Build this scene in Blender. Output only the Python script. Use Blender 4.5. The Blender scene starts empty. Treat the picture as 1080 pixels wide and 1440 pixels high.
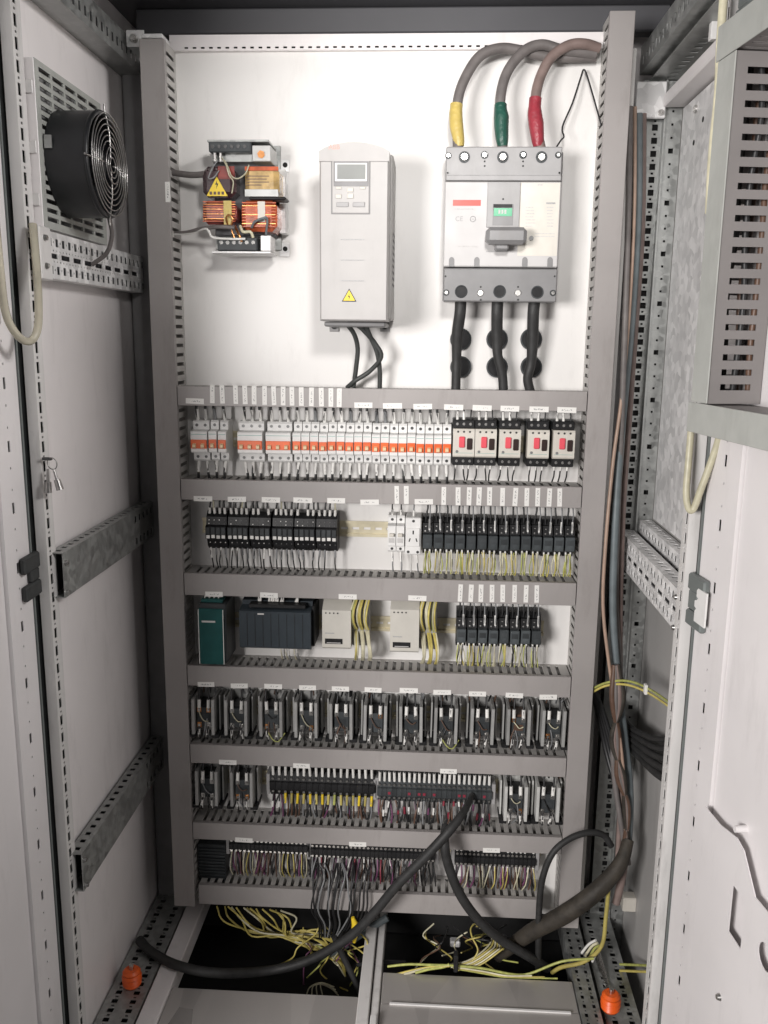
import bpy, math, random
from mathutils import Vector, Matrix
from mathutils.geometry import tessellate_polygon
random.seed(7)
R = math.radians
scene = bpy.context.scene
COL = scene.collection

# ------------------------------------------------------------------ camera
F_PX, PITCH, YAW, ROLL = 1214.435, 0.197815, -0.053665, 0.0114833
CAM = Vector((0.106543, -1.850383, 1.539893))
FW = Vector((math.sin(YAW)*math.cos(PITCH), math.cos(YAW)*math.cos(PITCH), -math.sin(PITCH)))
_r = Vector((math.cos(YAW), -math.sin(YAW), 0)); _u = _r.cross(FW)
RT = _r*math.cos(ROLL) + _u*math.sin(ROLL)
UP = -_r*math.sin(ROLL) + _u*math.cos(ROLL)
cd = bpy.data.cameras.new('camera'); cam = bpy.data.objects.new('camera', cd); COL.objects.link(cam)
cd.sensor_fit = 'VERTICAL'; cd.sensor_height = 36; cd.sensor_width = 27
cd.lens = 36*F_PX/1440; cd.clip_start = 0.02; cd.clip_end = 100
M = Matrix((RT, UP, -FW)).transposed().to_4x4(); M.translation = CAM
cam.matrix_world = M
scene.camera = cam

# ------------------------------------------------------------------ light
world = bpy.data.worlds.new('World'); scene.world = world; world.use_nodes = True
bg = world.node_tree.nodes['Background']; bg.inputs[0].default_value = (1.0, 0.975, 0.99, 1); bg.inputs[1].default_value = 0.095

def lamp(name, kind, loc, target, energy, color, **kw):
    d = bpy.data.lights.new(name, kind); d.energy = energy; d.color = color
    for k, v in kw.items(): setattr(d, k, v)
    o = bpy.data.objects.new(name, d); COL.objects.link(o); o.location = loc
    o.rotation_euler = (Vector(target)-Vector(loc)).to_track_quat('-Z', 'Y').to_euler()
    return o
lamp('hand_lamp', 'SPOT', (0.18, -1.40, 2.04), (0.05, 0, 1.84), 48, (1.0, 0.97, 0.945),
     shadow_soft_size=0.08, spot_size=R(54), spot_blend=1.0)
lamp('room_lamp', 'AREA', (-1.25, -2.95, 1.60), (0.1, 0, 0.45), 104, (1.0, 0.965, 0.945), shape='RECTANGLE', size=0.85, size_y=0.7)
lamp('left_wall_fill', 'AREA', (1.45, -1.55, 2.45), (-0.58, -0.36, 1.55), 6.0, (1.0, 0.975, 0.96), shape='RECTANGLE', size=0.4, size_y=0.4, spread=R(75))  # added fill light for the left wall, no such lamp known

vs = scene.view_settings
vs.view_transform = 'Standard'; vs.look = 'None'; vs.exposure = 0.0; vs.gamma = 1.0; vs.use_curve_mapping = False

# ------------------------------------------------------------------ rays of the measured photograph -> points in the place
def ray(px, py): return FW*F_PX + RT*(px-540) - UP*(py-720)
def P(px, py, Y):
    d = ray(px, py); return CAM + d*((Y-CAM.y)/d.y)
def PX(px, py, X):
    d = ray(px, py); return CAM + d*((X-CAM.x)/d.x)
def PZ(px, py, Z):
    d = ray(px, py); return CAM + d*((Z-CAM.z)/d.z)

# ------------------------------------------------------------------ materials
MATS = {}
def mat(name, col, rough=0.5, metal=0.0, var=0.06, nscale=18.0, bump=0.0, bscale=120.0, rvar=0.12, rnd=0.0, trans=0.0, spec=0.5, coat=0.0, alpha=1.0, scuff=0.0):
    m = bpy.data.materials.new(name); m.use_nodes = True; nt = m.node_tree; b = nt.nodes['Principled BSDF']
    N = nt.nodes.new; L = nt.links.new
    b.inputs['Roughness'].default_value = rough; b.inputs['Metallic'].default_value = metal
    b.inputs['Specular IOR Level'].default_value = spec
    if trans: b.inputs['Transmission Weight'].default_value = trans
    if coat: b.inputs['Coat Weight'].default_value = coat; b.inputs['Coat Roughness'].default_value = 0.15
    if alpha < 1: b.inputs['Alpha'].default_value = alpha
    tc = N('ShaderNodeTexCoord')
    nz = N('ShaderNodeTexNoise'); nz.inputs['Scale'].default_value = nscale; nz.inputs['Detail'].default_value = 6
    L(tc.outputs['Object'], nz.inputs['Vector'])
    mr = N('ShaderNodeMapRange'); mr.inputs[1].default_value = 0.3; mr.inputs[2].default_value = 0.7
    mr.inputs[3].default_value = 1-var; mr.inputs[4].default_value = 1+var
    L(nz.outputs['Fac'], mr.inputs[0])
    hsv = N('ShaderNodeHueSaturation'); hsv.inputs['Color'].default_value = (*col, 1)
    if rnd:
        oi = N('ShaderNodeObjectInfo'); m2 = N('ShaderNodeMapRange'); m2.inputs[3].default_value = 1-rnd; m2.inputs[4].default_value = 1+rnd
        L(oi.outputs['Random'], m2.inputs[0]); mm = N('ShaderNodeMath'); mm.operation = 'MULTIPLY'
        L(mr.outputs[0], mm.inputs[0]); L(m2.outputs[0], mm.inputs[1]); L(mm.outputs[0], hsv.inputs['Value'])
    else:
        L(mr.outputs[0], hsv.inputs['Value'])
    if scuff:
        n5 = N('ShaderNodeTexNoise'); n5.inputs['Scale'].default_value = 22; n5.inputs['Detail'].default_value = 9; n5.inputs['Roughness'].default_value = 0.7
        mp = N('ShaderNodeMapping'); mp.inputs['Scale'].default_value = (1, 1, 0.25); L(tc.outputs['Object'], mp.inputs[0]); L(mp.outputs[0], n5.inputs['Vector'])
        m5 = N('ShaderNodeMapRange'); m5.inputs[1].default_value = 0.54; m5.inputs[2].default_value = 0.72; m5.inputs[4].default_value = scuff
        L(n5.outputs['Fac'], m5.inputs[0])
        mx = N('ShaderNodeMix'); mx.data_type = 'RGBA'; mx.inputs[7].default_value = (0.16, 0.145, 0.13, 1)
        L(m5.outputs[0], mx.inputs[0]); L(hsv.outputs[0], mx.inputs[6]); L(mx.outputs[2], b.inputs['Base Color'])
    else:
        L(hsv.outputs[0], b.inputs['Base Color'])
    if rvar:
        r2 = N('ShaderNodeMapRange'); r2.inputs[3].default_value = max(0.03, rough-rvar); r2.inputs[4].default_value = min(1, rough+rvar)
        n2 = N('ShaderNodeTexNoise'); n2.inputs['Scale'].default_value = nscale*0.6; n2.inputs['Detail'].default_value = 4
        L(tc.outputs['Object'], n2.inputs['Vector']); L(n2.outputs['Fac'], r2.inputs[0]); L(r2.outputs[0], b.inputs['Roughness'])
    if bump:
        n3 = N('ShaderNodeTexNoise'); n3.inputs['Scale'].default_value = bscale; n3.inputs['Detail'].default_value = 3
        bp = N('ShaderNodeBump'); bp.inputs['Strength'].default_value = bump; bp.inputs['Distance'].default_value = 0.002
        L(tc.outputs['Object'], n3.inputs['Vector']); L(n3.outputs['Fac'], bp.inputs['Height']); L(bp.outputs[0], b.inputs['Normal'])
    MATS[name] = m
    return m

mat('plate_paint', (0.77, 0.755, 0.735), 0.36, var=0.025, nscale=3, bump=0.05, bscale=400, scuff=0.1)
mat('panel_paint', (0.80, 0.765, 0.76), 0.42, var=0.07, nscale=3, bump=0.06, bscale=500, scuff=0.12)
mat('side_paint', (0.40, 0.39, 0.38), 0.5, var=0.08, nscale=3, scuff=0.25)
mat('door_paint', (0.75, 0.722, 0.722), 0.40, var=0.06, nscale=4, bump=0.06, bscale=500, scuff=0.11)
mat('post_paint', (0.68, 0.665, 0.65), 0.42, var=0.06, nscale=9, bump=0.04, bscale=400, scuff=0.28)
mat('roof_paint', (0.085, 0.085, 0.092), 0.5, var=0.08, nscale=5)
mat('seal_rubber', (0.035, 0.037, 0.037), 0.75, var=0.2, nscale=40)
mat('duct_grey', (0.325, 0.304, 0.295), 0.42, var=0.09, nscale=5, bump=0.04, bscale=300, scuff=0.3)
mat('duct_inner', (0.46, 0.445, 0.425), 0.55, var=0.05, nscale=10)
mat('door_duct', (0.23, 0.215, 0.21), 0.5, var=0.08, nscale=8)  # slotted walls of the door ducts, their shaded side put into the colour
mat('black_plastic', (0.018, 0.018, 0.019), 0.42, var=0.3, nscale=60, rnd=0.2, spec=0.22)
mat('dark_plastic', (0.05, 0.055, 0.058), 0.40, var=0.2, nscale=40, rnd=0.25, spec=0.22)
mat('relay_grey', (0.062, 0.070, 0.074), 0.35, var=0.3, nscale=60, rnd=0.35, spec=0.3)
mat('plc_blue', (0.033, 0.042, 0.050), 0.42, var=0.12, nscale=20, spec=0.22)
mat('cream_plastic', (0.62, 0.59, 0.53), 0.42, var=0.04, nscale=40, rnd=0.04, scuff=0.15)
mat('white_plastic', (0.74, 0.735, 0.72), 0.40, var=0.04, nscale=40, rnd=0.05, scuff=0.15)
mat('grey_plastic', (0.33, 0.325, 0.325), 0.45, var=0.06, nscale=30, scuff=0.2)
mat('mid_grey_plastic', (0.20, 0.198, 0.20), 0.42, var=0.08, nscale=30, scuff=0.2)
mat('beige_plastic', (0.55, 0.53, 0.48), 0.45, var=0.05, nscale=30)
mat('drive_plastic', (0.41, 0.398, 0.388), 0.40, var=0.03, nscale=30, scuff=0.12)
mat('breaker_front', (0.50, 0.49, 0.485), 0.42, var=0.03, nscale=30)
mat('orange_toggle', (0.78, 0.13, 0.025), 0.38, var=0.08, nscale=60, rnd=0.12)
mat('ivory_toggle', (0.80, 0.60, 0.36), 0.38, var=0.05)
mat('pink_button', (0.78, 0.10, 0.13), 0.35, var=0.05)
mat('black_button', (0.035, 0.02, 0.018), 0.3, var=0.1)
mat('teal_print', (0.22, 0.42, 0.38), 0.5, var=0.1)
mat('grey_print', (0.36, 0.36, 0.36), 0.6, var=0.3, nscale=900)
mat('pale_print', (0.52, 0.51, 0.50), 0.6, var=0.2, nscale=900)
mat('red_print', (0.72, 0.10, 0.08), 0.45, var=0.05)
mat('pale_red_print', (0.75, 0.30, 0.24), 0.5, var=0.1)
mat('green_window', (0.02, 0.36, 0.16), 0.3, var=0.1)
mat('green_module', (0.010, 0.066, 0.064), 0.42, var=0.15, nscale=30, spec=0.22)
mat('screw_steel', (0.62, 0.61, 0.59), 0.28, metal=1.0, var=0.15, nscale=200)
mat('dark_screw', (0.10, 0.10, 0.10), 0.35, metal=0.8, var=0.2, nscale=200)
mat('aluminium', (0.40, 0.40, 0.39), 0.42, metal=0.35, var=0.1, nscale=50, rnd=0.15)
mat('white_fin', (0.60, 0.60, 0.58), 0.45, metal=0.2, var=0.1, nscale=50)
mat('zinc_yellow', (0.66, 0.60, 0.44), 0.36, metal=0.45, var=0.15, nscale=30)
mat('transformer_tape_maroon', (0.20, 0.035, 0.028), 0.2, var=0.5, nscale=45, coat=0.8)
mat('transformer_tape_red', (0.55, 0.12, 0.05), 0.2, var=0.4, nscale=35, coat=0.6)
mat('transformer_tape_dark', (0.05, 0.025, 0.03), 0.25, var=0.3, nscale=35, coat=0.5)
mat('transformer_label', (0.50, 0.34, 0.14), 0.25, var=0.3, nscale=60, coat=0.6)
mat('copper', (0.65, 0.30, 0.12), 0.3, metal=1.0, var=0.2, nscale=100)
mat('warning_yellow', (0.80, 0.58, 0.03), 0.4, var=0.05)
mat('print_black', (0.012, 0.012, 0.012), 0.5, var=0.1)
mat('wire_black', (0.02, 0.02, 0.021), 0.45, var=0.2, nscale=60)
mat('wire_white', (0.66, 0.655, 0.63), 0.45, var=0.08, nscale=60, rnd=0.15)
mat('sleeve_white', (0.76, 0.75, 0.72), 0.5, var=0.1, nscale=300, rnd=0.12)
mat('wire_yellow', (0.50, 0.42, 0.12), 0.42, var=0.15, nscale=60, rnd=0.25)
mat('wire_yellow_green', (0.40, 0.42, 0.12), 0.42, var=0.25, nscale=90, rnd=0.2)
mat('wire_cream', (0.54, 0.51, 0.37), 0.42, var=0.15, nscale=60, rnd=0.2)
mat('wire_brown', (0.11, 0.062, 0.042), 0.45, var=0.2, nscale=60, rnd=0.2)
mat('wire_red', (0.24, 0.03, 0.05), 0.4, var=0.2, nscale=60)
mat('wire_purple', (0.16, 0.055, 0.12), 0.42, var=0.2, nscale=60, rnd=0.3)
mat('wire_grey', (0.22, 0.225, 0.23), 0.45, var=0.15, nscale=60, rnd=0.15)
mat('cable_rubber', (0.022, 0.022, 0.022), 0.6, var=0.3, nscale=60, bump=0.2, bscale=300)
mat('cable_grey', (0.15, 0.135, 0.13), 0.55, var=0.15, nscale=40, bump=0.1, bscale=300)
mat('cable_dark', (0.045, 0.048, 0.046), 0.5, var=0.2, nscale=40)
mat('cable_mauve', (0.21, 0.155, 0.14), 0.5, var=0.15, nscale=40)
mat('cable_blue_grey', (0.13, 0.155, 0.165), 0.5, var=0.15, nscale=40)
mat('cable_peach', (0.36, 0.25, 0.19), 0.45, var=0.12, nscale=40)
mat('cable_olive', (0.034, 0.028, 0.021), 0.7, var=0.45, nscale=30, bump=1.0, bscale=70)
mat('shrink_yellow', (0.55, 0.42, 0.12), 0.4, var=0.12, nscale=80, bump=0.6, bscale=180)
mat('shrink_green', (0.02, 0.085, 0.062), 0.4, var=0.2, nscale=80, bump=0.6, bscale=180)
mat('shrink_red', (0.30, 0.035, 0.05), 0.4, var=0.15, nscale=80, bump=0.6, bscale=180)
mat('fan_black', (0.014, 0.015, 0.017), 0.38, var=0.2, nscale=30)
mat('chrome_wire', (0.42, 0.41, 0.40), 0.35, metal=1.0, var=0.1, nscale=100)
mat('grille_grey', (0.40, 0.41, 0.385), 0.5, var=0.06, nscale=30, scuff=0.25)
mat('insulator_orange', (0.82, 0.12, 0.015), 0.38, var=0.08, nscale=40)
mat('hinge_grey', (0.17, 0.188, 0.184), 0.45, metal=0.2, var=0.08, nscale=30)
mat('screen_grey', (0.30, 0.31, 0.30), 0.15, var=0.1, nscale=10, coat=0.5)
mat('hose_clear', (0.72, 0.68, 0.55), 0.18, var=0.1, nscale=30, trans=0.55)
mat('clear_cover', (0.75, 0.77, 0.76), 0.12, var=0.05, trans=0.92)
mat('concrete', (0.05, 0.05, 0.048), 0.9, var=0.25, nscale=6, bump=0.3, bscale=60)
mat('hole_dark', (0.012, 0.012, 0.012), 0.8, var=0.1)  # near-black for openings: the shade inside is put into the colour

def galv(name, base=(0.60, 0.61, 0.62), scale=26, contrast=0.35, rough=0.38, metal=0.75, streak=False):
    m = bpy.data.materials.new(name); m.use_nodes = True; nt = m.node_tree; b = nt.nodes['Principled BSDF']
    N = nt.nodes.new; L = nt.links.new
    tc = N('ShaderNodeTexCoord'); vo = N('ShaderNodeTexVoronoi'); vo.inputs['Scale'].default_value = scale
    nz = N('ShaderNodeTexNoise'); nz.inputs['Scale'].default_value = scale*0.35; nz.inputs['Detail'].default_value = 5
    mp = N('ShaderNodeMapping')
    if streak: mp.inputs['Scale'].default_value = (1, 0.15, 1)
    L(tc.outputs['Object'], mp.inputs[0]); L(mp.outputs[0], vo.inputs['Vector']); L(mp.outputs[0], nz.inputs['Vector'])
    bw = N('ShaderNodeRGBToBW'); L(vo.outputs['Color'], bw.inputs[0])
    ad = N('ShaderNodeMath'); ad.operation = 'MULTIPLY'; L(bw.outputs[0], ad.inputs[0]); L(nz.outputs['Fac'], ad.inputs[1])
    mr = N('ShaderNodeMapRange'); mr.inputs[1].default_value = 0.05; mr.inputs[2].default_value = 0.45
    mr.inputs[3].default_value = 1-contrast; mr.inputs[4].default_value = 1+contrast*0.4
    L(ad.outputs[0], mr.inputs[0])
    h = N('ShaderNodeHueSaturation'); h.inputs['Color'].default_value = (*base, 1); L(mr.outputs[0], h.inputs['Value'])
    L(h.outputs[0], b.inputs['Base Color']); b.inputs['Metallic'].default_value = metal
    r = N('ShaderNodeMapRange'); r.inputs[3].default_value = rough-0.12; r.inputs[4].default_value = rough+0.2
    L(bw.outputs[0], r.inputs[0]); L(r.outputs[0], b.inputs['Roughness'])
    MATS[name] = m
galv('galvanised', base=(0.86, 0.855, 0.85), scale=60, contrast=0.26, metal=0.2, rough=0.42)
galv('galv_rail', base=(0.42, 0.43, 0.42), scale=90, contrast=0.22, rough=0.42, metal=0.7)
galv('floor_sheet', base=(0.54, 0.515, 0.495), scale=9, contrast=0.2, rough=0.35, metal=0.5, streak=True)

def label_mat(name, axis, half):
    """white printed tape: an illegible line of dark print down its middle"""
    m = bpy.data.materials.new(name); m.use_nodes = True; nt = m.node_tree; b = nt.nodes['Principled BSDF']
    N = nt.nodes.new; L = nt.links.new
    tc = N('ShaderNodeTexCoord'); sx = N('ShaderNodeSeparateXYZ'); L(tc.outputs['Object'], sx.inputs[0])
    along, across = (0, 2) if axis == 'x' else (2, 0)
    ab = N('ShaderNodeMath'); ab.operation = 'ABSOLUTE'; L(sx.outputs[across], ab.inputs[0])
    lt = N('ShaderNodeMath'); lt.operation = 'LESS_THAN'; lt.inputs[1].default_value = 0.0016; L(ab.outputs[0], lt.inputs[0])
    a2 = N('ShaderNodeMath'); a2.operation = 'ABSOLUTE'; L(sx.outputs[along], a2.inputs[0])
    l2 = N('ShaderNodeMath'); l2.operation = 'LESS_THAN'; l2.inputs[1].default_value = half; L(a2.outputs[0], l2.inputs[0])
    oi = N('ShaderNodeObjectInfo'); nz = N('ShaderNodeTexNoise'); nz.noise_dimensions = '4D'
    nz.inputs['Scale'].default_value = 420; nz.inputs['Detail'].default_value = 1
    mu = N('ShaderNodeMath'); mu.operation = 'MULTIPLY'; mu.inputs[1].default_value = 50; L(oi.outputs['Random'], mu.inputs[0])
    L(tc.outputs['Object'], nz.inputs['Vector']); L(mu.outputs[0], nz.inputs['W'])
    gt = N('ShaderNodeMath'); gt.operation = 'GREATER_THAN'; gt.inputs[1].default_value = 0.55; L(nz.outputs['Fac'], gt.inputs[0])
    p1 = N('ShaderNodeMath'); p1.operation = 'MULTIPLY'; L(lt.outputs[0], p1.inputs[0]); L(l2.outputs[0], p1.inputs[1])
    p2 = N('ShaderNodeMath'); p2.operation = 'MULTIPLY'; L(p1.outputs[0], p2.inputs[0]); L(gt.outputs[0], p2.inputs[1])
    mx = N('ShaderNodeMix'); mx.data_type = 'RGBA'; mx.inputs[6].default_value = (0.78, 0.77, 0.74, 1); mx.inputs[7].default_value = (0.34, 0.34, 0.34, 1)
    L(p2.outputs[0], mx.inputs[0]); L(mx.outputs[2], b.inputs['Base Color']); b.inputs['Roughness'].default_value = 0.45
    MATS[name] = m
label_mat('label_tape_across', 'x', 0.011)
label_mat('label_tape_upright', 'z', 0.014)

# ------------------------------------------------------------------ mesh builder
class MB:
    def __init__(s): s.v = []; s.f = []; s.sm = []
    def add(s, vs_, fs, smooth=False):
        n = len(s.v); s.v += [tuple(a) for a in vs_]; s.f += [tuple(i+n for i in f) for f in fs]; s.sm += [smooth]*len(fs); return s
    def box(s, x0, x1, y0, y1, z0, z1, b=0.0):
        if x0 > x1: x0, x1 = x1, x0
        if y0 > y1: y0, y1 = y1, y0
        if z0 > z1: z0, z1 = z1, z0
        if b <= 0:
            v = [(x, y, z) for x in (x0, x1) for y in (y0, y1) for z in (z0, z1)]
            return s.add(v, [(0,1,3,2),(4,6,7,5),(0,4,5,1),(2,3,7,6),(0,2,6,4),(1,5,7,3)])
        b = min(b, (x1-x0)*.45, (y1-y0)*.45, (z1-z0)*.45)
        v = []; idx = {}
        X = (x0, x1); Y = (y0, y1); Z = (z0, z1)
        for i in (0, 1):
            for j in (0, 1):
                for k in (0, 1):
                    sx, sy, sz = (1-2*i), (1-2*j), (1-2*k)
                    for ax in range(3):
                        p = [X[i], Y[j], Z[k]]
                        for a, sg in enumerate((sx, sy, sz)):
                            if a != ax: p[a] += sg*b
                        idx[(i, j, k, ax)] = len(v); v.append(tuple(p))
        f = []
        I = idx
        for i in (0, 1):
            f.append([I[(i,0,0,0)], I[(i,0,1,0)], I[(i,1,1,0)], I[(i,1,0,0)]])
            f.append([I[(0,i,0,1)], I[(1,i,0,1)], I[(1,i,1,1)], I[(0,i,1,1)]])
            f.append([I[(0,0,i,2)], I[(0,1,i,2)], I[(1,1,i,2)], I[(1,0,i,2)]])
            for j in (0, 1):
                f.append([I[(i,j,0,0)], I[(i,j,1,0)], I[(i,j,1,1)], I[(i,j,0,1)]])
                f.append([I[(i,0,j,0)], I[(i,1,j,0)], I[(i,1,j,2)], I[(i,0,j,2)]])
                f.append([I[(0,i,j,1)], I[(1,i,j,1)], I[(1,i,j,2)], I[(0,i,j,2)]])
                for k in (0, 1): f.append([I[(i,j,k,0)], I[(i,j,k,1)], I[(i,j,k,2)]])
        c = Vector(((x0+x1)/2, (y0+y1)/2, (z0+z1)/2)); out = []
        for q in f:
            a, bb, cc = (Vector(v[q[0]]), Vector(v[q[1]]), Vector(v[q[2]]))
            nrm = (bb-a).cross(cc-a); m = sum((Vector(v[t]) for t in q), Vector())/len(q)
            out.append(tuple(q) if nrm.dot(m-c) > 0 else tuple(reversed(q)))
        return s.add(v, out)
    def cyl(s, p0, p1, r0, r1=None, n=12, caps=True, smooth=True):
        r1 = r0 if r1 is None else r1
        p0 = Vector(p0); p1 = Vector(p1); d = (p1-p0).normalized()
        a = d.orthogonal().normalized(); b = d.cross(a)
        v = []
        for p, r in ((p0, r0), (p1, r1)):
            for i in range(n):
                t = 2*math.pi*i/n; v.append(p + a*(r*math.cos(t)) + b*(r*math.sin(t)))
        s.add(v, [(i, (i+1) % n, n+(i+1) % n, n+i) for i in range(n)], smooth)
        if caps: s.add(v, [tuple(reversed(range(n))), tuple(range(n, 2*n))])
        return s
    def tube(s, pts, r, n=6, sub=4, caps=True, flat=1.0):
        pts = [Vector(p) for p in pts]
        rr = r if isinstance(r, (list, tuple)) else [r]*len(pts)
        if sub > 1 and len(pts) > 2:
            q = [pts[0]*2-pts[1]] + pts + [pts[-1]*2-pts[-2]]; o = []; ro = []
            for i in range(1, len(q)-2):
                for k in range(sub):
                    t = k/sub; a, b, c, d = q[i-1:i+3]
                    o.append(0.5*((2*b)+(c-a)*t+(2*a-5*b+4*c-d)*t*t+(3*b-a-3*c+d)*t**3)); ro.append(rr[i-1]*(1-t)+rr[i]*t)
            o.append(pts[-1]); ro.append(rr[-1]); pts = o; rr = ro
        v = []; side = None
        for i, p in enumerate(pts):
            d = (pts[min(i+1, len(pts)-1)]-pts[max(i-1, 0)])
            if d.length < 1e-9: d = Vector((0, 0, 1))
            d.normalize()
            if side is None: side = d.orthogonal().normalized()
            side = (side - d*side.dot(d)); side.normalize(); b = d.cross(side)
            for k in range(n):
                t = 2*math.pi*k/n; v.append(p+side*(rr[i]*math.cos(t))+b*(rr[i]*flat*math.sin(t)))
        m = len(pts)
        f = [(i*n+k, i*n+(k+1) % n, (i+1)*n+(k+1) % n, (i+1)*n+k) for i in range(m-1) for k in range(n)]
        s.add(v, f, True)
        if caps: s.add(v, [tuple(reversed(range(n))), tuple(range((m-1)*n, m*n))])
        return s
    def torus(s, c, axis, R0, r, n=32, m=5):
        c = Vector(c); ax = Vector(axis).normalized(); a = ax.orthogonal().normalized(); b = ax.cross(a); v = []
        for i in range(n):
            t = 2*math.pi*i/n; d = a*math.cos(t)+b*math.sin(t)
            for k in range(m):
                u = 2*math.pi*k/m; v.append(c+d*(R0+r*math.cos(u))+ax*(r*math.sin(u)))
        return s.add(v, [(i*m+k, ((i+1) % n)*m+k, ((i+1) % n)*m+(k+1) % m, i*m+(k+1) % m) for i in range(n) for k in range(m)], True)
    def prism(s, poly, fn, w0, w1):
        """poly of (a,b); fn(a,b,w)->xyz; extruded from w0 to w1"""
        n = len(poly); v = [fn(a, b, w0) for a, b in poly]+[fn(a, b, w1) for a, b in poly]
        return s.add(v, [tuple(range(n)), tuple(reversed(range(n, 2*n)))]+[(i, n+i, n+(i+1) % n, (i+1) % n) for i in range(n)])
    def plate(s, outer, holes, fn, w0, w1):
        """sheet with holes"""
        loops = [outer]+holes; flat = [p for l in loops for p in l]
        tris = tessellate_polygon([[Vector((p[0], p[1], 0)) for p in l] for l in loops])
        n = len(flat); v = [fn(a, b, w0) for a, b in flat]+[fn(a, b, w1) for a, b in flat]
        f = [tuple(t) for t in tris]+[tuple(n+i for i in reversed(t)) for t in tris]
        k = 0
        for l in loops:
            m = len(l); f += [(k+i, n+k+i, n+k+(i+1) % m, k+(i+1) % m) for i in range(m)]; k += m
        return s.add(v, f)
    def perf(s, U, V, holes, fn, w0, w1):
        """perforated sheet U x V (0..U,0..V), rectangular holes; each row band is cut separately"""
        rnd_ = lambda t: round(t, 5)
        vb = sorted({0.0, rnd_(V)} | {rnd_(h[2]) for h in holes} | {rnd_(h[3]) for h in holes})
        for a, b in zip(vb[:-1], vb[1:]):
            mid = (a+b)/2; hs = sorted((h[0], h[1]) for h in holes if h[2] < mid < h[3])
            cur = 0.0; runs = []
            for h0, h1 in hs:
                if h0 > cur: runs.append((cur, h0))
                cur = max(cur, h1)
            if cur < U: runs.append((cur, U))
            for u0, u1 in runs:
                v = [fn(u, vv, w) for w in (w0, w1) for vv in (a, b) for u in (u0, u1)]
                f = [(0,1,3,2), (4,6,7,5)]
                f += [(0,2,6,4), (1,5,7,3)]
                f += [(0,4,5,1), (2,3,7,6)]
                s.add(v, f)
        return s
    def mesh(s, name, material, off=(0, 0, 0)):
        me = bpy.data.meshes.new(name)
        o = Vector(off)
        me.from_pydata([tuple(Vector(a)-o) for a in s.v], [], s.f)
        me.polygons.foreach_set('use_smooth', s.sm)
        me.materials.append(MATS[material]); me.update()
        return me

def mobj(name, me, parent=None, loc=(0, 0, 0)):
    o = bpy.data.objects.new(name, me); COL.objects.link(o); o.location = loc
    if parent is not None: o.parent = parent
    return o
WORLD = {}
def wloc(o): return WORLD.get(o, Vector((0, 0, 0)))
def part(name, mb, material, parent):
    """mb in the coordinates of the parent's thing-root frame (world for things built in place)"""
    o = mobj(name, mb.mesh(name, material, wloc(parent)), parent)
    WORLD[o] = wloc(parent)
    return o
def tag(o, label, cat, group=None):
    o['label'] = label; o['category'] = cat
    if group: o['group'] = group
    return o
def thing(name, label, cat, base=(0, 0, 0), group=None):
    o = bpy.data.objects.new(name, None); COL.objects.link(o); o.location = base; o.empty_display_size = 0.02
    WORLD[o] = Vector(base)
    return tag(o, label, cat, group)
def single(name, mb, material, label, cat, group=None, base=None):
    base = Vector(base) if base is not None else Vector(mb.v[0])
    o = mobj(name, mb.mesh(name, material, base), None, base); WORLD[o] = base
    return tag(o, label, cat, group)
CACHE = {}
def cpart(name, key, fn, material, parent, loc=(0, 0, 0)):
    """part with shared mesh data, built once around its own origin"""
    k = (key, material)
    if k not in CACHE:
        mb = MB(); fn(mb); CACHE[k] = mb.mesh(name, material)
    return mobj(name, CACHE[k], parent, loc)
_ord = ['zeroth','first','second','third','fourth','fifth','sixth','seventh','eighth','ninth','tenth','eleventh','twelfth','thirteenth','fourteenth','fifteenth','sixteenth','seventeenth','eighteenth','nineteenth','twentieth']
def settle(t, a=.010, dz=.0010):
    t.rotation_euler = (0, random.uniform(-a, a), 0); t.location.z += random.uniform(-dz, dz)
def ordn(i): return _ord[i]
def text_mb(txt, size, loc, depth=0.0004, align='CENTER'):
    """lettering lying in a plane of constant y, facing the front"""
    cu = bpy.data.curves.new('lettering', 'FONT'); cu.body = txt; cu.size = size; cu.align_x = align; cu.align_y = 'CENTER'; cu.resolution_u = 3
    ob = bpy.data.objects.new('lettering', cu); COL.objects.link(ob)
    me = bpy.data.meshes.new_from_object(ob.evaluated_get(bpy.context.evaluated_depsgraph_get()))
    mb = MB(); l = Vector(loc)
    mb.add([(l.x+v.co.x, l.y, l.z+v.co.y) for v in me.vertices], [tuple(p.vertices) for p in me.polygons])
    bpy.data.objects.remove(ob); bpy.data.curves.remove(cu); bpy.data.meshes.remove(me)
    return mb

# a lead: short wire with an optional sleeve, coordinates local to the parent
def lead(parent, p0, p1, r=0.0016, m='wire_black', sleeve=None, bow=(0, -0.004, 0), n=5, sm_='sleeve_white', sr=0.0026):
    p0 = Vector(p0); p1 = Vector(p1); b = Vector(bow)
    j = lambda s: Vector((random.uniform(-s, s), random.uniform(-s, s)*.5, 0))
    pts = [p0, p0.lerp(p1, .3)+b*.8+j(.001), p0.lerp(p1, .65)+b+j(.0015), p1]
    mb = MB().tube(pts, r, n=n, sub=2)
    o = mobj('lead', mb.mesh('lead', m), parent)
    if sleeve:
        a, c = sleeve
        q = lambda t: p0.lerp(p1, t)+b*(t*2 if t < .5 else (1-t)*2)
        mobj('sleeve', MB().tube([q(a), q((a+c)/2), q(c)], sr, n=6, sub=1).mesh('sleeve', sm_), o)
    return o

# ================================================================== setting
gm = MB().box(-6, 6, -6, 6, -0.02, 0.0)
fl = mobj('floor', gm.mesh('floor', 'concrete')); fl['kind'] = 'structure'

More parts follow.
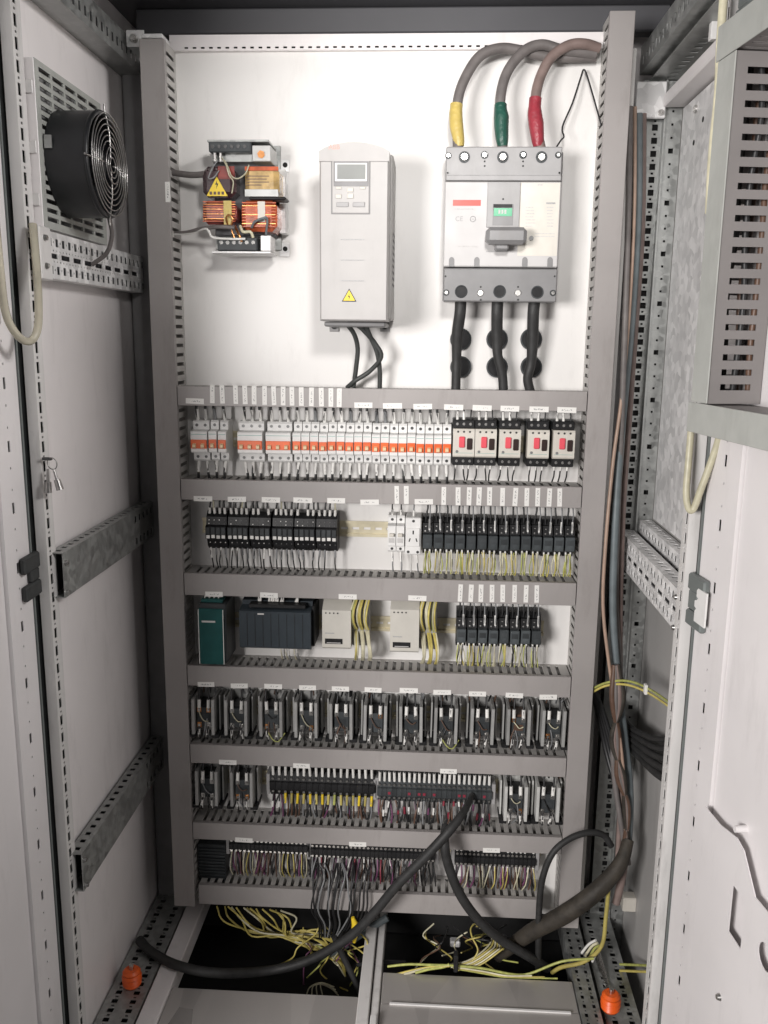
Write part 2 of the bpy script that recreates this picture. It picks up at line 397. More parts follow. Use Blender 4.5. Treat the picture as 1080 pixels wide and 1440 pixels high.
# ================================================================== cabinet
cab = thing('electrical_cabinet', 'tall open grey steel control cabinet with perforated frame and both doors swung open', 'cabinet', (0, -0.1, 0))
WL, WR, YF, YB, ZT, ZB = -0.56, 0.605, -0.45, 0.20, 2.20, 0.16
part('mounting_plate', MB().box(-0.49, 0.49, 0.0, 0.003, 0.20, 2.100), 'plate_paint', cab)
part('rear_panel', MB().box(WL, WR, YB, YB+0.002, 0.02, ZT), 'panel_paint', cab)
part('side_panel', MB().box(WL-0.002, WL, YF+0.03, YB, 0.02, ZT), 'panel_paint', cab)
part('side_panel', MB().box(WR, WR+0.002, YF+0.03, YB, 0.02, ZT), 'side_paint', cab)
rf = part('roof', MB().box(WL, WR, YF, YB, ZT, ZT+0.003), 'roof_paint', cab)
part('rib', MB().box(WL+.04, WR-.04, 0.06, 0.10, ZT-0.05, ZT-0.001, 0.003), 'roof_paint', rf)

# head rail above the mounting plate: lip with a row of short slots
hol = [(0.03+i*0.0165, 0.0375+i*0.0165, 0.0025, 0.006) for i in range(50)]
part('head_rail', MB().perf(0.86, 0.028, hol, lambda u, v, w: (-0.43+u, -0.012+w, 2.098+v), 0, 0.0015).box(-0.43, 0.43, -0.0105, -0.001, 2.1245, 2.126).box(-0.43, 0.43, -0.0105, 0.0, 2.097, 2.098), 'panel_paint', cab)
part('head_rail_back', MB().box(-0.43, 0.43, -0.004, -0.002, 2.099, 2.124), 'hole_dark', cab)  # black strip behind the slots, painting them as dark inside

# corner posts
def slots_post(H, pitch, L, dots=True, u0=.006, u1=.016):
    h = []
    n = int(H/pitch)
    for i in range(n):
        z = .01+i*pitch; h.append((u0, u1, z, z+L))
        if dots: zz = z+L+(pitch-L)/2; h.append(((u0+u1)/2-.003, (u0+u1)/2+.003, zz-.002, zz+.002))
    return h
def corner_post(xi, s, name='front_post'):
    """xi inner face, s=-1 left post, +1 right post"""
    xo = xi+s*0.018
    m = MB()
    m.box(xi, xo, YF, YF+0.0018, 0.02, ZT)                                       # front face
    m.box(xo-s*.0015, xo, YF+.0019, YF+.034, 0.02, ZT)                           # outer face
    m.box(xi, xo-s*.002, YF+.032, YF+.0338, 0.02, ZT)                            # rear face
    hs = slots_post(ZT-.04, .0329, .0185)
    m.perf(0.030, ZT-0.02, hs, lambda u, v, w: (xi+s*w, YF+0.0019+u, .02+v), 0.0, 0.0015)
    p = part(name, m, 'post_paint', cab)
    part('dark_backing', MB().box(xi+s*.006, xo-s*.003, YF+.004, YF+.030, .03, ZT-.01), 'hole_dark', p)  # black core paints the shade seen through the post's slots
    return p
corner_post(-0.545, -1); corner_post(0.528, 1)
for a_, b_ in ((-.5635, -.63), (.5465, .62)):
    part('door_seal', MB().box(a_, b_, YF+.003, YF+.02, .02, ZT), 'seal_rubber' if a_ < 0 else 'mid_grey_plastic', cab)  # left seal near-black: its lack of light is put into the colour

def rear_post():
    m = MB(); hs = []; H = 2.0
    for i in range(int(H/.0255)):
        z = .02+i*.0255
        hs.append((.022, .034, z, z+.012)); hs.append((.0255, .0305, z+.0165, z+.0205))
    m.perf(.042, H, hs, lambda u, v, w: (.525+u, .078+w, .06+v), 0, .0015)
    h2 = []
    for i in range(int(H/.0255)):
        z = .03+i*.0255; big = (i % 4 == 0); a = .005 if big else .0022
        h2.append((.016-a, .016+a, z-a, z+a))
    m.perf(.034, H, h2, lambda u, v, w: (.570+u, .070+w, .06+v), 0, .0015)
    m.box(.5665, .570, .062, .085, .06, 2.06)
    p = part('rear_post', m, 'galv_rail', cab)
    part('dark_backing', MB().box(.527, .602, .086, .12, .06, 2.05), 'hole_dark', p)
    part('bracket', MB().box(.505, .566, .052, .060, 1.985, 2.055, .002), 'galvanised', p)
    part('screw', MB().cyl((.556, .052, 1.995), (.556, .046, 1.995), .006, n=10), 'screw_steel', p)
rear_post()
part('rear_post', MB().box(-.555, -.50, .06, .10, .06, 2.10, .003), 'mid_grey_plastic', cab)  # darker grey than the right post: shade behind the duct is painted in

# side rails: perforated C sections running front to back
def side_rail(xf, s, z0, z1, y0, y1, top=True, name='side_rail', material='galv_rail', back=.028, plain=False):
    """xf inner face; s=-1 on the left side, +1 on the right"""
    L = y1-y0; H = z1-z0; hs = []
    n = int(L/.0255)
    for i in range(n):
        u = .012+i*.0255
        hs.append((u, u+.011, H*.70, H*.88)); hs.append((u, u+.011, H*.08, H*.26))
        if plain:
            if i < n*.7: hs.pop(); hs.pop()
            continue
        hs.append((u+.0165, u+.0205, H*.77, H*.82)); hs.append((u+.0165, u+.0205, H*.15, H*.20))
        for k in (0.0, .0127): hs.append((u+k+.001, u+k+.0045, H*.585, H*.625)); hs.append((u+k+.001, u+k+.0045, H*.34, H*.38))
    for i in range(0 if plain else int(L/.05)):
        u = .008+i*.05; hs.append((u, u+.034, H*.425, H*.54))
    m = MB().perf(L, H, hs, lambda u, v, w: (xf+s*w, y0+u, z0+v), 0, .0015)
    ht = [(.012+i*.0255, .0225+i*.0255, back*.35, back*.72) for i in range(n)]
    m.perf(L, back, ht, lambda u, v, w: (xf+s*v, y0+u, z1+w), 0, .0015)
    m.box(xf, xf+s*back, y0, y1, z0-.0016, z0-.0001)
    p = part(name, m, material, cab)
    part('dark_backing', MB().box(xf+s*(back-.002), xf+s*back, y0+.002, y1-.002, z0+.001, z1-.001), 'roof_paint', p)  # dark strip stands in for the shade inside the rail
    return p
r1 = side_rail(-.527, -1, 1.634, 1.706, -.418, .075, material='galvanised')
br = MB().box(-.538, -.5235, -.447, -.405, 1.628, 1.712, .002); b1 = part('bracket', br, 'post_paint', r1)
for z in (1.650, 1.694): part('screw', MB().cyl((-.5232, -.43, z), (-.5185, -.43, z), .0055, .004, n=10), 'screw_steel', r1)
r2 = side_rail(-.527, -1, 1.090, 1.168, -.430, .10, plain=True)
for z in (1.097, 1.150): part('screw', MB().cyl((-.5268, -.422, z), (-.521, -.422, z), .005, .0035, n=10), 'screw_steel', r2)
r3 = side_rail(-.527, -1, .515, .59, -.430, .10, plain=True)
for z in (.522, .575): part('screw', MB().cyl((-.5268, -.422, z), (-.521, -.422, z), .005, .0035, n=10), 'screw_steel', r3)
r4 = side_rail(.531, 1, 1.056, 1.126, -.425, .06, material='galvanised', back=.032)
for z in (1.062, 1.116): part('screw', MB().cyl((.5308, -.416, z), (.524, -.416, z), .006, .004, n=10), 'screw_steel', r4)
r5 = side_rail(.575, 1, 1.085, 1.150, -.425, .06, material='galvanised', back=.026)
# head rails left and right
def head_side_rail(xa, xb, s, z0):
    L = .52; hs = [(.02+i*.026, .029+i*.026, .012, .028) for i in range(19)]
    m = MB().perf(L, .05, hs, lambda u, v, w: (xb-s*.0-s*w*-1, -.44+u, z0+v), 0, .0015)
    m.box(xa, xb, -.44, .08, z0-.0016, z0-.0001)
    p = part('head_side_rail', m, 'galv_rail', cab)
    part('dark_backing', MB().box(xa, xb+s*.02, -.439, .079, z0+.045, z0+.049), 'roof_paint', p)
    return p
hl = head_side_rail(-.56, -.512, -1, 2.075)
part('screw', MB().cyl((-.488, -.05, 2.108), (-.488, -.06, 2.108), .008, .006, n=12), 'screw_steel', hl)
part('bracket', MB().box(-.505, -.470, -.045, -.043, 2.095, 2.125).box(-.466, -.424, -.078, -.03, 2.100, 2.108, .001), 'galvanised', hl)
hr = head_side_rail(.605, .515, 1, 2.075)
hs2 = [(.02+i*.026, .030+i*.026, .03, .045) for i in range(19)]
part('cable_tray', MB().perf(.52, .06, hs2, lambda u, v, w: (.535+v, -.44+u, 2.062+w), 0, .0015), 'galv_rail', hr)
part('bracket', MB().box(.556, .585, -.26, -.245, 2.035, 2.066, .001), 'white_plastic', hr)
part('side_beam', MB().box(.560, .604, -.42, .05, 2.005, 2.03, .002), 'panel_paint', cab)
sp = part('earth_panel', MB().box(.5965, .6005, -.405, .035, 1.16, 2.00, .001), 'galvanised', cab)
for y, z in ((-.06, 1.975), (-.11, 1.945), (-.06, 1.915)):
    part('screw' if z > 1.97 else 'hole_plug', MB().cyl((.5963, y, z), (.592 if z > 1.97 else .5955, y, z), .0075 if z > 1.97 else .005, n=12), 'screw_steel' if z > 1.97 else 'hole_dark', sp)

# floor frame of the cabinet
def floor_rail(x0, x1, y0, y1, z, name='floor_rail', two=True):
    hs = []; n = int((y1-y0)/.0255); W_ = x1-x0
    for i in range(n):
        u = .01+i*.0255; hs.append((u, u+.011, W_*.18, W_*.34)); hs.append((u+.016, u+.020, W_*.22, W_*.30))
        if two: hs.append((u, u+.011, W_*.66, W_*.82)); hs.append((u+.016, u+.020, W_*.70, W_*.78))
    m = MB().perf(y1-y0, W_, hs, lambda u, v, w: (x0+v, y0+u, z+w), 0, .0015)
    m.box(x0, x0+.0015, y0, y1, z-.05, z-.0002); m.box(x1-.0015, x1, y0, y1, z-.05, z-.0002)
    p = part(name, m, 'galv_rail', cab)
    part('dark_backing', MB().box(x0+.002, x1-.002, y0+.002, y1-.002, z-.05, z-.045), 'hole_dark', p)
    return p
floor_rail(-.556, -.475, -.44, .19, .160)
floor_rail(.445, .487, -.44, .14, .163)
floor_rail(.497, .57, -.44, .19, .150)
part('floor_beam', MB().box(-.470, -.428, -.44, .10, .120, .165, .002), 'panel_paint', cab)
part('floor_beam', MB().box(-.022, .004, -.44, .14, .120, .167, .002).box(.0065, .0235, -.44, .14, .120, .160, .002), 'post_paint', cab)
part('floor_beam', MB().box(-.475, .50, .145, .19, .120, .166, .002), 'galv_rail', cab)
fp = part('floor_plate', MB().box(-.427, -.0225, -.44, -.245, .150, .158, .002), 'floor_sheet', cab)
fp2 = part('floor_plate', MB().box(.026, .443, -.262, -.168, .150, .1575, .0015).box(.026, .443, -.44, -.2635, .150, .160, .0015), 'floor_sheet', cab)
part('edge_highlight', MB().box(.045, .425, -.2665, -.2620, .1602, .1635), 'white_plastic', fp2)  # white strip paints the highlight along the plate's fold
part('bolt', MB().box(.008, .022, -.345, -.315, .161, .178, .002), 'white_plastic', cab)
part('gland_pan', MB().box(-.47, .5, -.245, .14, .015, .02), 'hole_dark', cab)  # this and the rear sheet paint the floor opening's darkness near-black
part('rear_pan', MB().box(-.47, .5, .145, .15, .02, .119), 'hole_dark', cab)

# ------------------------------------------------------------------ doors
class Door:
    def __init__(s, hx, hy, ang, sgn):
        s.sgn = sgn; t = R(ang)
        s.h = Vector((hx, hy, 0)); s.d = Vector((sgn*math.sin(t), -math.cos(t), 0)); s.n = Vector((-sgn*math.cos(t), -math.sin(t), 0))
    def __call__(s, u, z, w): return s.h + s.d*u + s.n*w + Vector((0, 0, z))
    def hit(s, px, py, w):
        d = ray(px, py); o = s.h+s.n*w; X = CAM + d*((o-CAM).dot(s.n)/d.dot(s.n)); return (X-o).dot(s.d), X.z
    def box(s, mb, u0, u1, z0, z1, w0, w1, b=0):
        t = MB().box(u0, u1, z0, z1, w0, w1, b)
        return mb.add([s(*p) for p in t.v], t.f)
DR = Door(.553, -.47, 7.6, 1); DL = Door(-.574, -.47, -2.0, -1)
def door(D, name, lab, fw):
    d = part(name, D.box(MB(), 0.0, .55, .03, 2.17, -.022, -.020), 'door_paint', cab); d['label'] = lab
    hs = []
    for i in range(int(2.1/.1)):
        z = .035+i*.1; hs.append((fw*.50-.004, fw*.50+.004, z-.009, z+.009))
        for k in (.03, .065): hs.append((fw*.50-.002, fw*.50+.002, z+k-.002, z+k+.002))
    m = MB().perf(fw-.006, 2.14, hs, lambda u, v, w: D(u+.003, v+.03, w), .0065, .008)
    D.box(m, .001, .003, .03, 2.17, -.018, .008); D.box(m, fw-.003, fw-.001, .03, 2.17, -.018, .008)
    f = part('frame_tube', m, 'door_paint', d)
    part('dark_backing', D.box(MB(), .006, fw-.006, .04, 2.16, -.016, -.012), 'hole_dark', d)
    part('panel', D.box(MB(), fw+.0015, .545, .04, 2.16, -.019, .002), 'door_paint', d)
    part('seal', D.box(MB(), -.016, -.006, .03, 2.17, -.016, .002, .003), 'seal_rubber', d)
    part('edge_flange', D.box(MB(), -.0055, -.0005, .03, 2.17, -.02, .010), 'hinge_grey', d)
    return d
dR = door(DR, 'door', 'pale right door with a perforated tube frame', .105)
dL = door(DL, 'door', 'left door seen edge-on with its tube frame', .088)
def hinge(D, dr, z0, z1, m='hinge_grey'):
    h = part('hinge', D.box(D.box(D.box(MB(), -.014, .046, z1-.028, z1, .0085, .020, .003), -.014, .044, z0, z0+.026, .0085, .020, .003), -.014, .018, z0+.0265, z1-.0285, .0085, .017, .002), m, dr)
    return h
hinge(DR, dR, 1.085, 1.172); hinge(DR, dR, 1.985, 2.075); hinge(DL, dL, 1.105, 1.18, 'seal_rubber')
tab = [(.040, -.028), (.040, .028), (.010, .028), (.006, .024), (.006, .014), (.012, .012), (.008, .008), (.001, .006), (.001, -.004), (.008, -.006), (.003, -.011), (.003, -.028)]
part('hinge_tab', MB().prism([(u+.018, 1.128+z) for u, z in tab], lambda a, b, w: DR(a, b, w), .0175, .0205), 'white_plastic', dR)

# pocket plate low on the right door: sloping edge, window and round hole
PW = .019
def hit(px, py): return DR.hit(px, py, PW)
top = [hit(1013, 1160), hit(1036, 1178), hit(1046, 1196), hit(1062, 1262), hit(1082, 1286)]
um = top[-1][0]
outer = top+[(um+.10, top[-1][1]-.03), (um+.10, .12), (.112, .12), (.112, top[0][1])]
rect = [hit(1030.5, 1244), hit(1024, 1309), hit(1041, 1335), hit(1048, 1268)]
cu_, cz_ = hit(1076, 1346)
circ = [(cu_+.019*math.cos(i*math.pi/8), cz_+.019*math.sin(i*math.pi/8)) for i in range(16)]
pp = part('pocket_plate', MB().plate(outer, [rect, circ], lambda a, b, w: DR(a, b, w), PW-.0015, PW), 'door_paint', dR)
for px, py in ((1012, 1402),):
    a, b = hit(px, py); q = DR(a, b, PW); part('screw', MB().cyl(q, q+DR.n*.005, .006, .004, n=10), 'screw_steel', dR)
a, b = hit(1034, 1166); q = DR(a, b, PW-.002); part('peg', MB().cyl(DR(a, b, .002), DR(a, b, PW+.001), .006, .005, n=12), 'door_paint', dR)

# ================================================================== wiring ducts
def fingers(mb, L, fn, y0=-.012, y1=-.068, pitch=.0180, slot=.0075, th=.0018):
    """slotted side wall; fn(along, depth, thickness)"""
    def bx(u0, u1, d0, d1):
        v = [fn(u, d, w) for w in (0, th) for d in (d0, d1) for u in (u0, u1)]
        mb.add(v, [(0,1,3,2),(4,6,7,5),(0,2,6,4),(1,5,7,3),(0,4,5,1),(2,3,7,6)])
    bx(0, L, -.0005, y0); bx(0, L, y1, -.0765)
    n = int((L-.01)/pitch); st = (L-n*pitch)/2; cur = 0
    for i in range(n):
        s0 = st+i*pitch+(pitch-slot)/2; bx(cur, s0, y0, y1); cur = s0+slot
    bx(cur, L, y0, y1)
    return mb
DUCTS = {}
def duct_h(x0, x1, z0, z1, label, short):
    t = thing('wiring_duct', label, 'wiring duct', ((x0+x1)/2, 0, z0), 'slotted wiring ducts on the mounting plate')
    L = x1-x0
    part('slotted_wall', fingers(MB(), L, lambda u, d, w: (x0+u, d, z1-.002-w)), 'duct_inner', t)
    part('slotted_wall', fingers(MB(), L, lambda u, d, w: (x0+u, d, z0+.002+w)), 'duct_inner', t)
    part('base', MB().box(x0, x1, -.0022, -.0006, z0+.004, z1-.004), 'duct_inner', t)
    c = MB().box(x0, x1, -.0805, -.0785, z0, z1, .0008).box(x0, x1, -.0783, -.0690, z1-.0018, z1-.0002).box(x0, x1, -.0783, -.0690, z0+.0002, z0+.0018)
    cv = part('cover', c, 'duct_grey', t)
    DUCTS[short] = cv; cv.rotation_euler = (random.uniform(-.01, .01), random.uniform(-.0012, .0012), random.uniform(-.0012, .0012))
    return t
rowz = {1: (1.400, 1.440), 2: (1.201, 1.245), 3: (.991, 1.040), 4: (.784, .831), 5: (.598, .643), 6: (.409, .450), 7: (.243, .292)}
names = {1: 'topmost grey horizontal wiring duct, under the drive and main breaker', 2: 'second grey horizontal wiring duct, under the orange-toggled breakers',
         3: 'third grey horizontal wiring duct, under the row of slim relays and the socket', 4: 'fourth grey horizontal wiring duct, under the green and dark blue modules',
         5: 'fifth grey horizontal wiring duct, under the row of eleven solid-state relays', 6: 'sixth grey horizontal wiring duct, under the terminals with yellow sleeves',
         7: 'lowest grey wiring duct, above the open floor of the cabinet'}
for k, (a, b) in rowz.items():
    duct_h(-.4185 if k < 7 else -.41, .4185 if k < 7 else .382, a, b, names[k], k)
def duct_v(x0, x1, z0, z1, label, short):
    t = thing('wiring_duct', label, 'wiring duct', ((x0+x1)/2, 0, z0), 'slotted wiring ducts on the mounting plate'); L = z1-z0
    part('slotted_wall', fingers(MB(), L, lambda u, d, w: (x0+.002+w, d, z0+u), pitch=.0192), 'duct_inner', t)
    part('slotted_wall', fingers(MB(), L, lambda u, d, w: (x1-.002-w, d, z0+u), pitch=.0192), 'duct_inner', t)
    part('base', MB().box(x0+.004, x1-.004, -.0022, -.0006, z0, z1), 'duct_inner', t)
    cv = part('cover', MB().box(x0, x1, -.0815, -.0795, z0, z1, .0008).box(x0+.0002, x0+.0018, -.0793, -.069, z0, z1).box(x1-.0018, x1-.0002, -.0793, -.069, z0, z1), 'duct_grey', t)
    DUCTS[short] = cv
duct_v(-.4685, -.4200, .235, 2.098, 'tall grey vertical wiring duct at the left edge of the mounting plate', 'L')
duct_v(.4200, .4665, .225, 2.140, 'tall grey vertical wiring duct at the right edge of the mounting plate', 'R')
# stub of duct right of the lowest one
lab_i = 0
def tape(cover, px, py, upright=False, yy=-.0808):
    p = P(px, py, yy)
    w, h = (.0098, .038) if upright else (.0385, .0112)
    w *= random.uniform(.96, 1.04); a = random.uniform(-.03, .03)
    mb = MB().box(-w/2, w/2, -.0006, 0, -h/2, h/2)
    o = mobj('label_tape', mb.mesh('label_tape', 'label_tape_upright' if upright else 'label_tape_across'), cover, p-wloc(cover))
    o.rotation_euler = (0, a, 0)
k = 3.724
for x in (181, 233, 303, 352, 400, 455, 503, 552, 598, 647, 700, 752, 802, 846): tape(DUCTS[1], 250+x/k, 554+(x-180)*.008, True)
tape(DUCTS[1], 274, 564)
for px, py in ((511, 570), (552, 571), (594.5, 572), (638, 573), (678, 574), (717, 575), (758, 576), (797, 577)): tape(DUCTS[1], px, py)
for x, y in ((132, 85), (310, 88), (488, 91), (655, 93), (830, 95), (1005, 103)): tape(DUCTS[2], 250+x/k, 680+y/k-1)
tape(DUCTS[2], 596, 706)
for x, y in ((67, 65), (117, 65), (313, 70), (388, 72), (446, 72), (498, 72), (553, 72), (621, 75), (688, 75), (748, 76), (805, 76), (866, 78), (920, 78)): tape(DUCTS[2], 540+x/k, 679+y/k, True)
for x, y in ((190, 60), (478, 65), (890, 73)): tape(DUCTS[3], 250+x/k, 820+y/k)
tape(DUCTS[3], 587, 841.5)
for x, y in ((400, 57), (456, 58), (508, 58), (566, 59), (622, 59), (684, 60), (744, 61), (800, 62)): tape(DUCTS[3], 540+x/k, 819+y/k, True)
for x, y in ((148, 42), (322, 50), (500, 53), (680, 60), (852, 66), (1023, 72)): tape(DUCTS[4], 250+x/k, 950+y/k+1)
for x, y in ((130, 82), (305, 92), (490, 100), (683, 108), (860, 117)): tape(DUCTS[4], 540+x/k, 950+y/k-1)
for x, y in ((262, 42), (648, 60)): tape(DUCTS[5], 250+x/k, 1060+y/k+1)
tape(DUCTS[5], 540+338/k, 1060+95/k-1)
tape(DUCTS[6], 343, 1181.5); tape(DUCTS[6], 503, 1187.5); tape(DUCTS[6], 691, 1196)
tape(DUCTS['L'], 236, 270, True, -.0818)

# door ducts (right door)
def duct_door(u0, u1, z0, z1, label, vertical):
    t = thing('wiring_duct', label, 'wiring duct', DR((u0+u1)/2, z0, .003), 'slotted wiring ducts on the right door')
    W0 = .003
    if vertical:
        part('slotted_wall', fingers(MB(), z1-z0, lambda u, d, w: DR(u1-.002-w, z0+u, W0-d), y0=-.016, y1=-.060, pitch=.0205, slot=.0085), 'door_duct', t)
        part('slotted_wall', fingers(MB(), z1-z0, lambda u, d, w: DR(u0+.002+w, z0+u, W0-d), y0=-.016, y1=-.060, pitch=.0205, slot=.0085), 'door_duct', t)
    else:
        part('slotted_wall', fingers(MB(), u1-u0, lambda u, d, w: DR(u0+u, z1-.002-w, W0-d), pitch=.0205), 'door_duct', t)
        part('slotted_wall', fingers(MB(), u1-u0, lambda u, d, w: DR(u0+u, z0+.002+w, W0-d), pitch=.0205), 'door_duct', t)
    if vertical:
        for j in range(6):  # dark wires and back wall added so the slots show dark inside
            uu = u0+.010+random.uniform(0, u1-u0-.020); ww = .012+.010*j
            part('filler_wire', MB().tube([DR(uu+random.uniform(-.006, .006), z0+(z1-z0)*q_/6, W0+ww+random.uniform(-.004, .004)) for q_ in range(7)], .0045, n=6, sub=3), random.choice(['wire_black', 'wire_black', 'wire_brown', 'cable_dark']), t)
        part('back_wall', DR.box(MB(), u0+.005, u1-.005, z0, z1, W0+.0005, W0+.002), 'door_duct', t)
    part('cover', DR.box(MB(), u0, u1, z0, z1, W0+.077, W0+.079, .0006), 'grille_grey', t)
    return t
duct_door(.083, .134, 1.456, 1.912, 'upright grey slotted duct on the right door above its crossbar', True)
duct_door(.075, .50, 1.412, 1.455, 'lower horizontal grey duct on the right door below the slotted upright', False)
duct_door(.075, .50, 1.913, 1.958, 'upper horizontal grey duct on the right door, sloping across the corner', False)

# ================================================================== DIN rails
def din(row, zc, x0, x1, label):
    t = thing('din_rail', label, 'rail', ((x0+x1)/2, 0, zc), 'metal mounting rails behind the rows of devices')
    prof = [(-.0006, -.0175), (-.0006, -.0125), (-.0065, -.0125), (-.0065, .0125), (-.0006, .0125), (-.0006, .0175), (-.0016, .0175)]
    m = MB().box(x0, x1, -.0080, -.0068, zc-.0175, zc-.0125).box(x0, x1, -.0080, -.0068, zc+.0125, zc+.0175)
    m.box(x0, x1, -.0067, -.0008, zc+.0113, zc+.0125).box(x0, x1, -.0067, -.0008, zc-.0125, zc-.0113)
    n = int((x1-x0)/.025); hs = [(.008+i*.025, .023+i*.025, .0085, .0140) for i in range(n)]
    m.perf(x1-x0, .0225, hs, lambda u, v, w: (x0+u, -.0020+w, zc-.01125+v), 0, .0012)
    part('profile', m, 'zinc_yellow', t)
Z1, Z2, Z3, Z4, Z5, Z6 = 1.324, 1.131, .915, .705, .530, .375
din(1, Z1, -.405, .405, 'metal rail carrying the orange-toggled breakers in the top device row')
din(2, Z2, -.395, .405, 'yellowish metal rail seen between the black relay bases and the socket')
din(3, Z3, -.390, .365, 'yellowish metal rail behind the green module and the dark blue controller')
din(4, Z4, -.40, .405, 'metal rail hidden behind the row of eleven solid-state relays')
din(5, Z5, -.40, .405, 'metal rail behind the terminals with yellow sleeves')
din(6, Z6, -.32, .385, 'metal rail behind the lowest row of terminals')

# ================================================================== breakers, row 1
PIT = .0176
def mcb_prof(H=.043):
    return [(-.009, -H), (-.046, -H), (-.050, -H+.004), (-.050, -.0245), (-.0705, -.0225), (-.0720, -.020), (-.0720, .020), (-.0705, .0225), (-.050, .0245), (-.050, H-.004), (-.046, H), (-.009, H)]
def breaker(poles, x, label, group, top=True, style='row'):
    t = thing('circuit_breaker', label, 'circuit breaker', (x, 0, Z1), group)
    w = poles*PIT-.0007
    cpart('body', ('mcb', poles), lambda m: m.prism(mcb_prof(), lambda a, b, c: (c, a, b), -w/2, w/2), 'white_plastic', t)
    cpart('print_line', ('mcbl', poles), lambda m: m.box(-w/2+.001, w/2-.001, -.0724, -.0721, .0155, .0165), 'teal_print', t)
    cpart('toggle_bar', ('mcbt', poles), lambda m: m.box(-w/2+.0004, w/2-.0004, -.0750, -.0721, -.0135, .0050, .0006), 'orange_toggle', t)
    for i in range(poles):
        xx = (i-(poles-1)/2)*PIT
        cpart('toggle', 'mcbtg', lambda m: m.prism([(-.0750, -.0125), (-.0800, -.0105), (-.0800, -.0050), (-.0750, -.0025)], lambda a, b, c: (c, a, b), -.0034, .0034), 'ivory_toggle', t, (xx, 0, 0))
        for s in (-1, 1):
            cpart('screw', 'mcbs', lambda m: m.cyl((0, -.0501, 0), (0, -.0510, 0), .0032, n=10), 'dark_screw', t, (xx+random.uniform(-.0005, .0005), 0, s*.0335))
        dx = random.uniform(-.004, .004)
        lead(t, (xx, -.040, .042), (xx+dx, -.045, .086), m='wire_black', sleeve=(.02, .58), sr=.0040, r=.0030, sm_=random.choice(['sleeve_white', 'sleeve_white', 'wire_grey', 'wire_white']))
        lead(t, (xx, -.040, -.042), (xx+dx+random.uniform(-.002, .005), -.046, -.083), m='wire_black', sleeve=(.02, .62), sr=.0042, r=.0030, sm_=random.choice(['sleeve_white', 'sleeve_white', 'wire_white']))
    settle(t, .006, .0008)
    return t
def X1(px): return P(px, 622, -.072).x
g1 = 'miniature breakers with orange toggles in the top device row'
breaker(2, (X1(273.6)+X1(285.7))/2, 'leftmost two-pole breaker with orange toggles in the top device row', g1)
breaker(1, X1(299), 'single-pole breaker right beside the leftmost two-pole breaker', g1)
breaker(1, X1(312.3), 'single-pole breaker left of the gap in the top device row', g1)
breaker(3, X1(351.4), 'three-pole breaker just right of the gap in the top device row', g1)
breaker(3, X1(391), 'second three-pole breaker right of the gap in the top device row', g1)
xa, xb = X1(417), X1(628.6)
for i in range(18):
    breaker(1, xa+(xb-xa)*i/17, f'{ordn(i+1)} single-pole breaker from the left in the long unbroken orange-toggled run', g1)

# motor protection breakers
ZM = P(720, 624, -.075).z
def motor_breaker(px, label):
    x = P(px, 624, -.08).x
    t = thing('motor_breaker', label, 'motor breaker', (x, 0, ZM), 'motor breakers with pink and black buttons')
    W_ = .0225
    cpart('base', 'mb0', lambda m: m.box(-W_, W_, -.050, -.009, -.047, .047, .002), 'dark_plastic', t)
    cpart('front_cover', 'mb1', lambda m: m.prism([(-.051, -.029), (-.078, -.029), (-.081, -.026), (-.081, .024), (-.078, .029), (-.051, .029)], lambda a, b, c: (c, a, b), -W_+.0006, W_-.0006), 'cream_plastic', t)
    cpart('terminal_block', 'mb2', lambda m: m.box(-W_+.0003, W_-.0003, -.066, -.0505, .0292, .0465, .0015), 'black_plastic', t)
    cpart('terminal_block', 'mb3', lambda m: m.box(-W_+.0003, W_-.0003, -.074, -.0505, -.0465, -.0292, .0015), 'black_plastic', t)
    cpart('stop_button', 'mb4', lambda m: m.box(-.0095, .0025, -.0850, -.0812, -.009, .014, .002), 'pink_button', t)
    cpart('start_button', 'mb5', lambda m: m.box(.0065, .0175, -.0850, -.0812, -.013, .0105, .002), 'black_button', t)
    cpart('dial', 'mb6', lambda m: m.cyl((0, -.0812, 0), (0, -.0822, 0), .0028, n=10), 'mid_grey_plastic', t, (-.0135, 0, -.017))
    cpart('print_line', 'mb7', lambda m: m.box(-W_+.004, W_-.004, -.0814, -.0811, -.0205, -.0198), 'teal_print', t)
    for i in (-1, 0, 1):
        cpart('screw', 'mb8', lambda m: m.cyl((0, -.0812, 0), (0, -.0818, 0), .0022, n=8), 'dark_screw', t, (i*.012, 0, .0235))
        cpart('screw', 'mb9', lambda m: m.cyl((0, -.0741, 0), (0, -.0750, 0), .0030, n=8), 'screw_steel', t, (i*.0135, 0, -.0375))
        cpart('screw', 'mba', lambda m: m.cyl((0, -.0661, 0), (0, -.0672, 0), .0030, n=8), 'screw_steel', t, (i*.0135, 0, .038))
        lead(t, (i*.0135, -.06, .045), (i*.0135+random.uniform(-.003, .003), -.048, .085), m='wire_black', sleeve=(-.1, .45), sr=.0030, r=.0019) if i < 1 else lead(t, (i*.0135, -.06, .045), (i*.0135, -.048, .085))
        lead(t, (i*.0135, -.055, -.046), (i*.0135+random.uniform(-.006, .006), -.046, -.082), m='wire_black', sleeve=(.0, .3), sr=.0026)
    return t
for px, lb in ((652, 'first motor breaker with pink and black buttons, touching the long breaker run'), (683, 'second motor breaker from the left with pink and black buttons'),
               (717, 'third motor breaker, just left of the narrow gap'), (757, 'fourth motor breaker, just right of the narrow gap'), (793, 'last motor breaker at the right end of the top device row')):
    motor_breaker(px, lb)

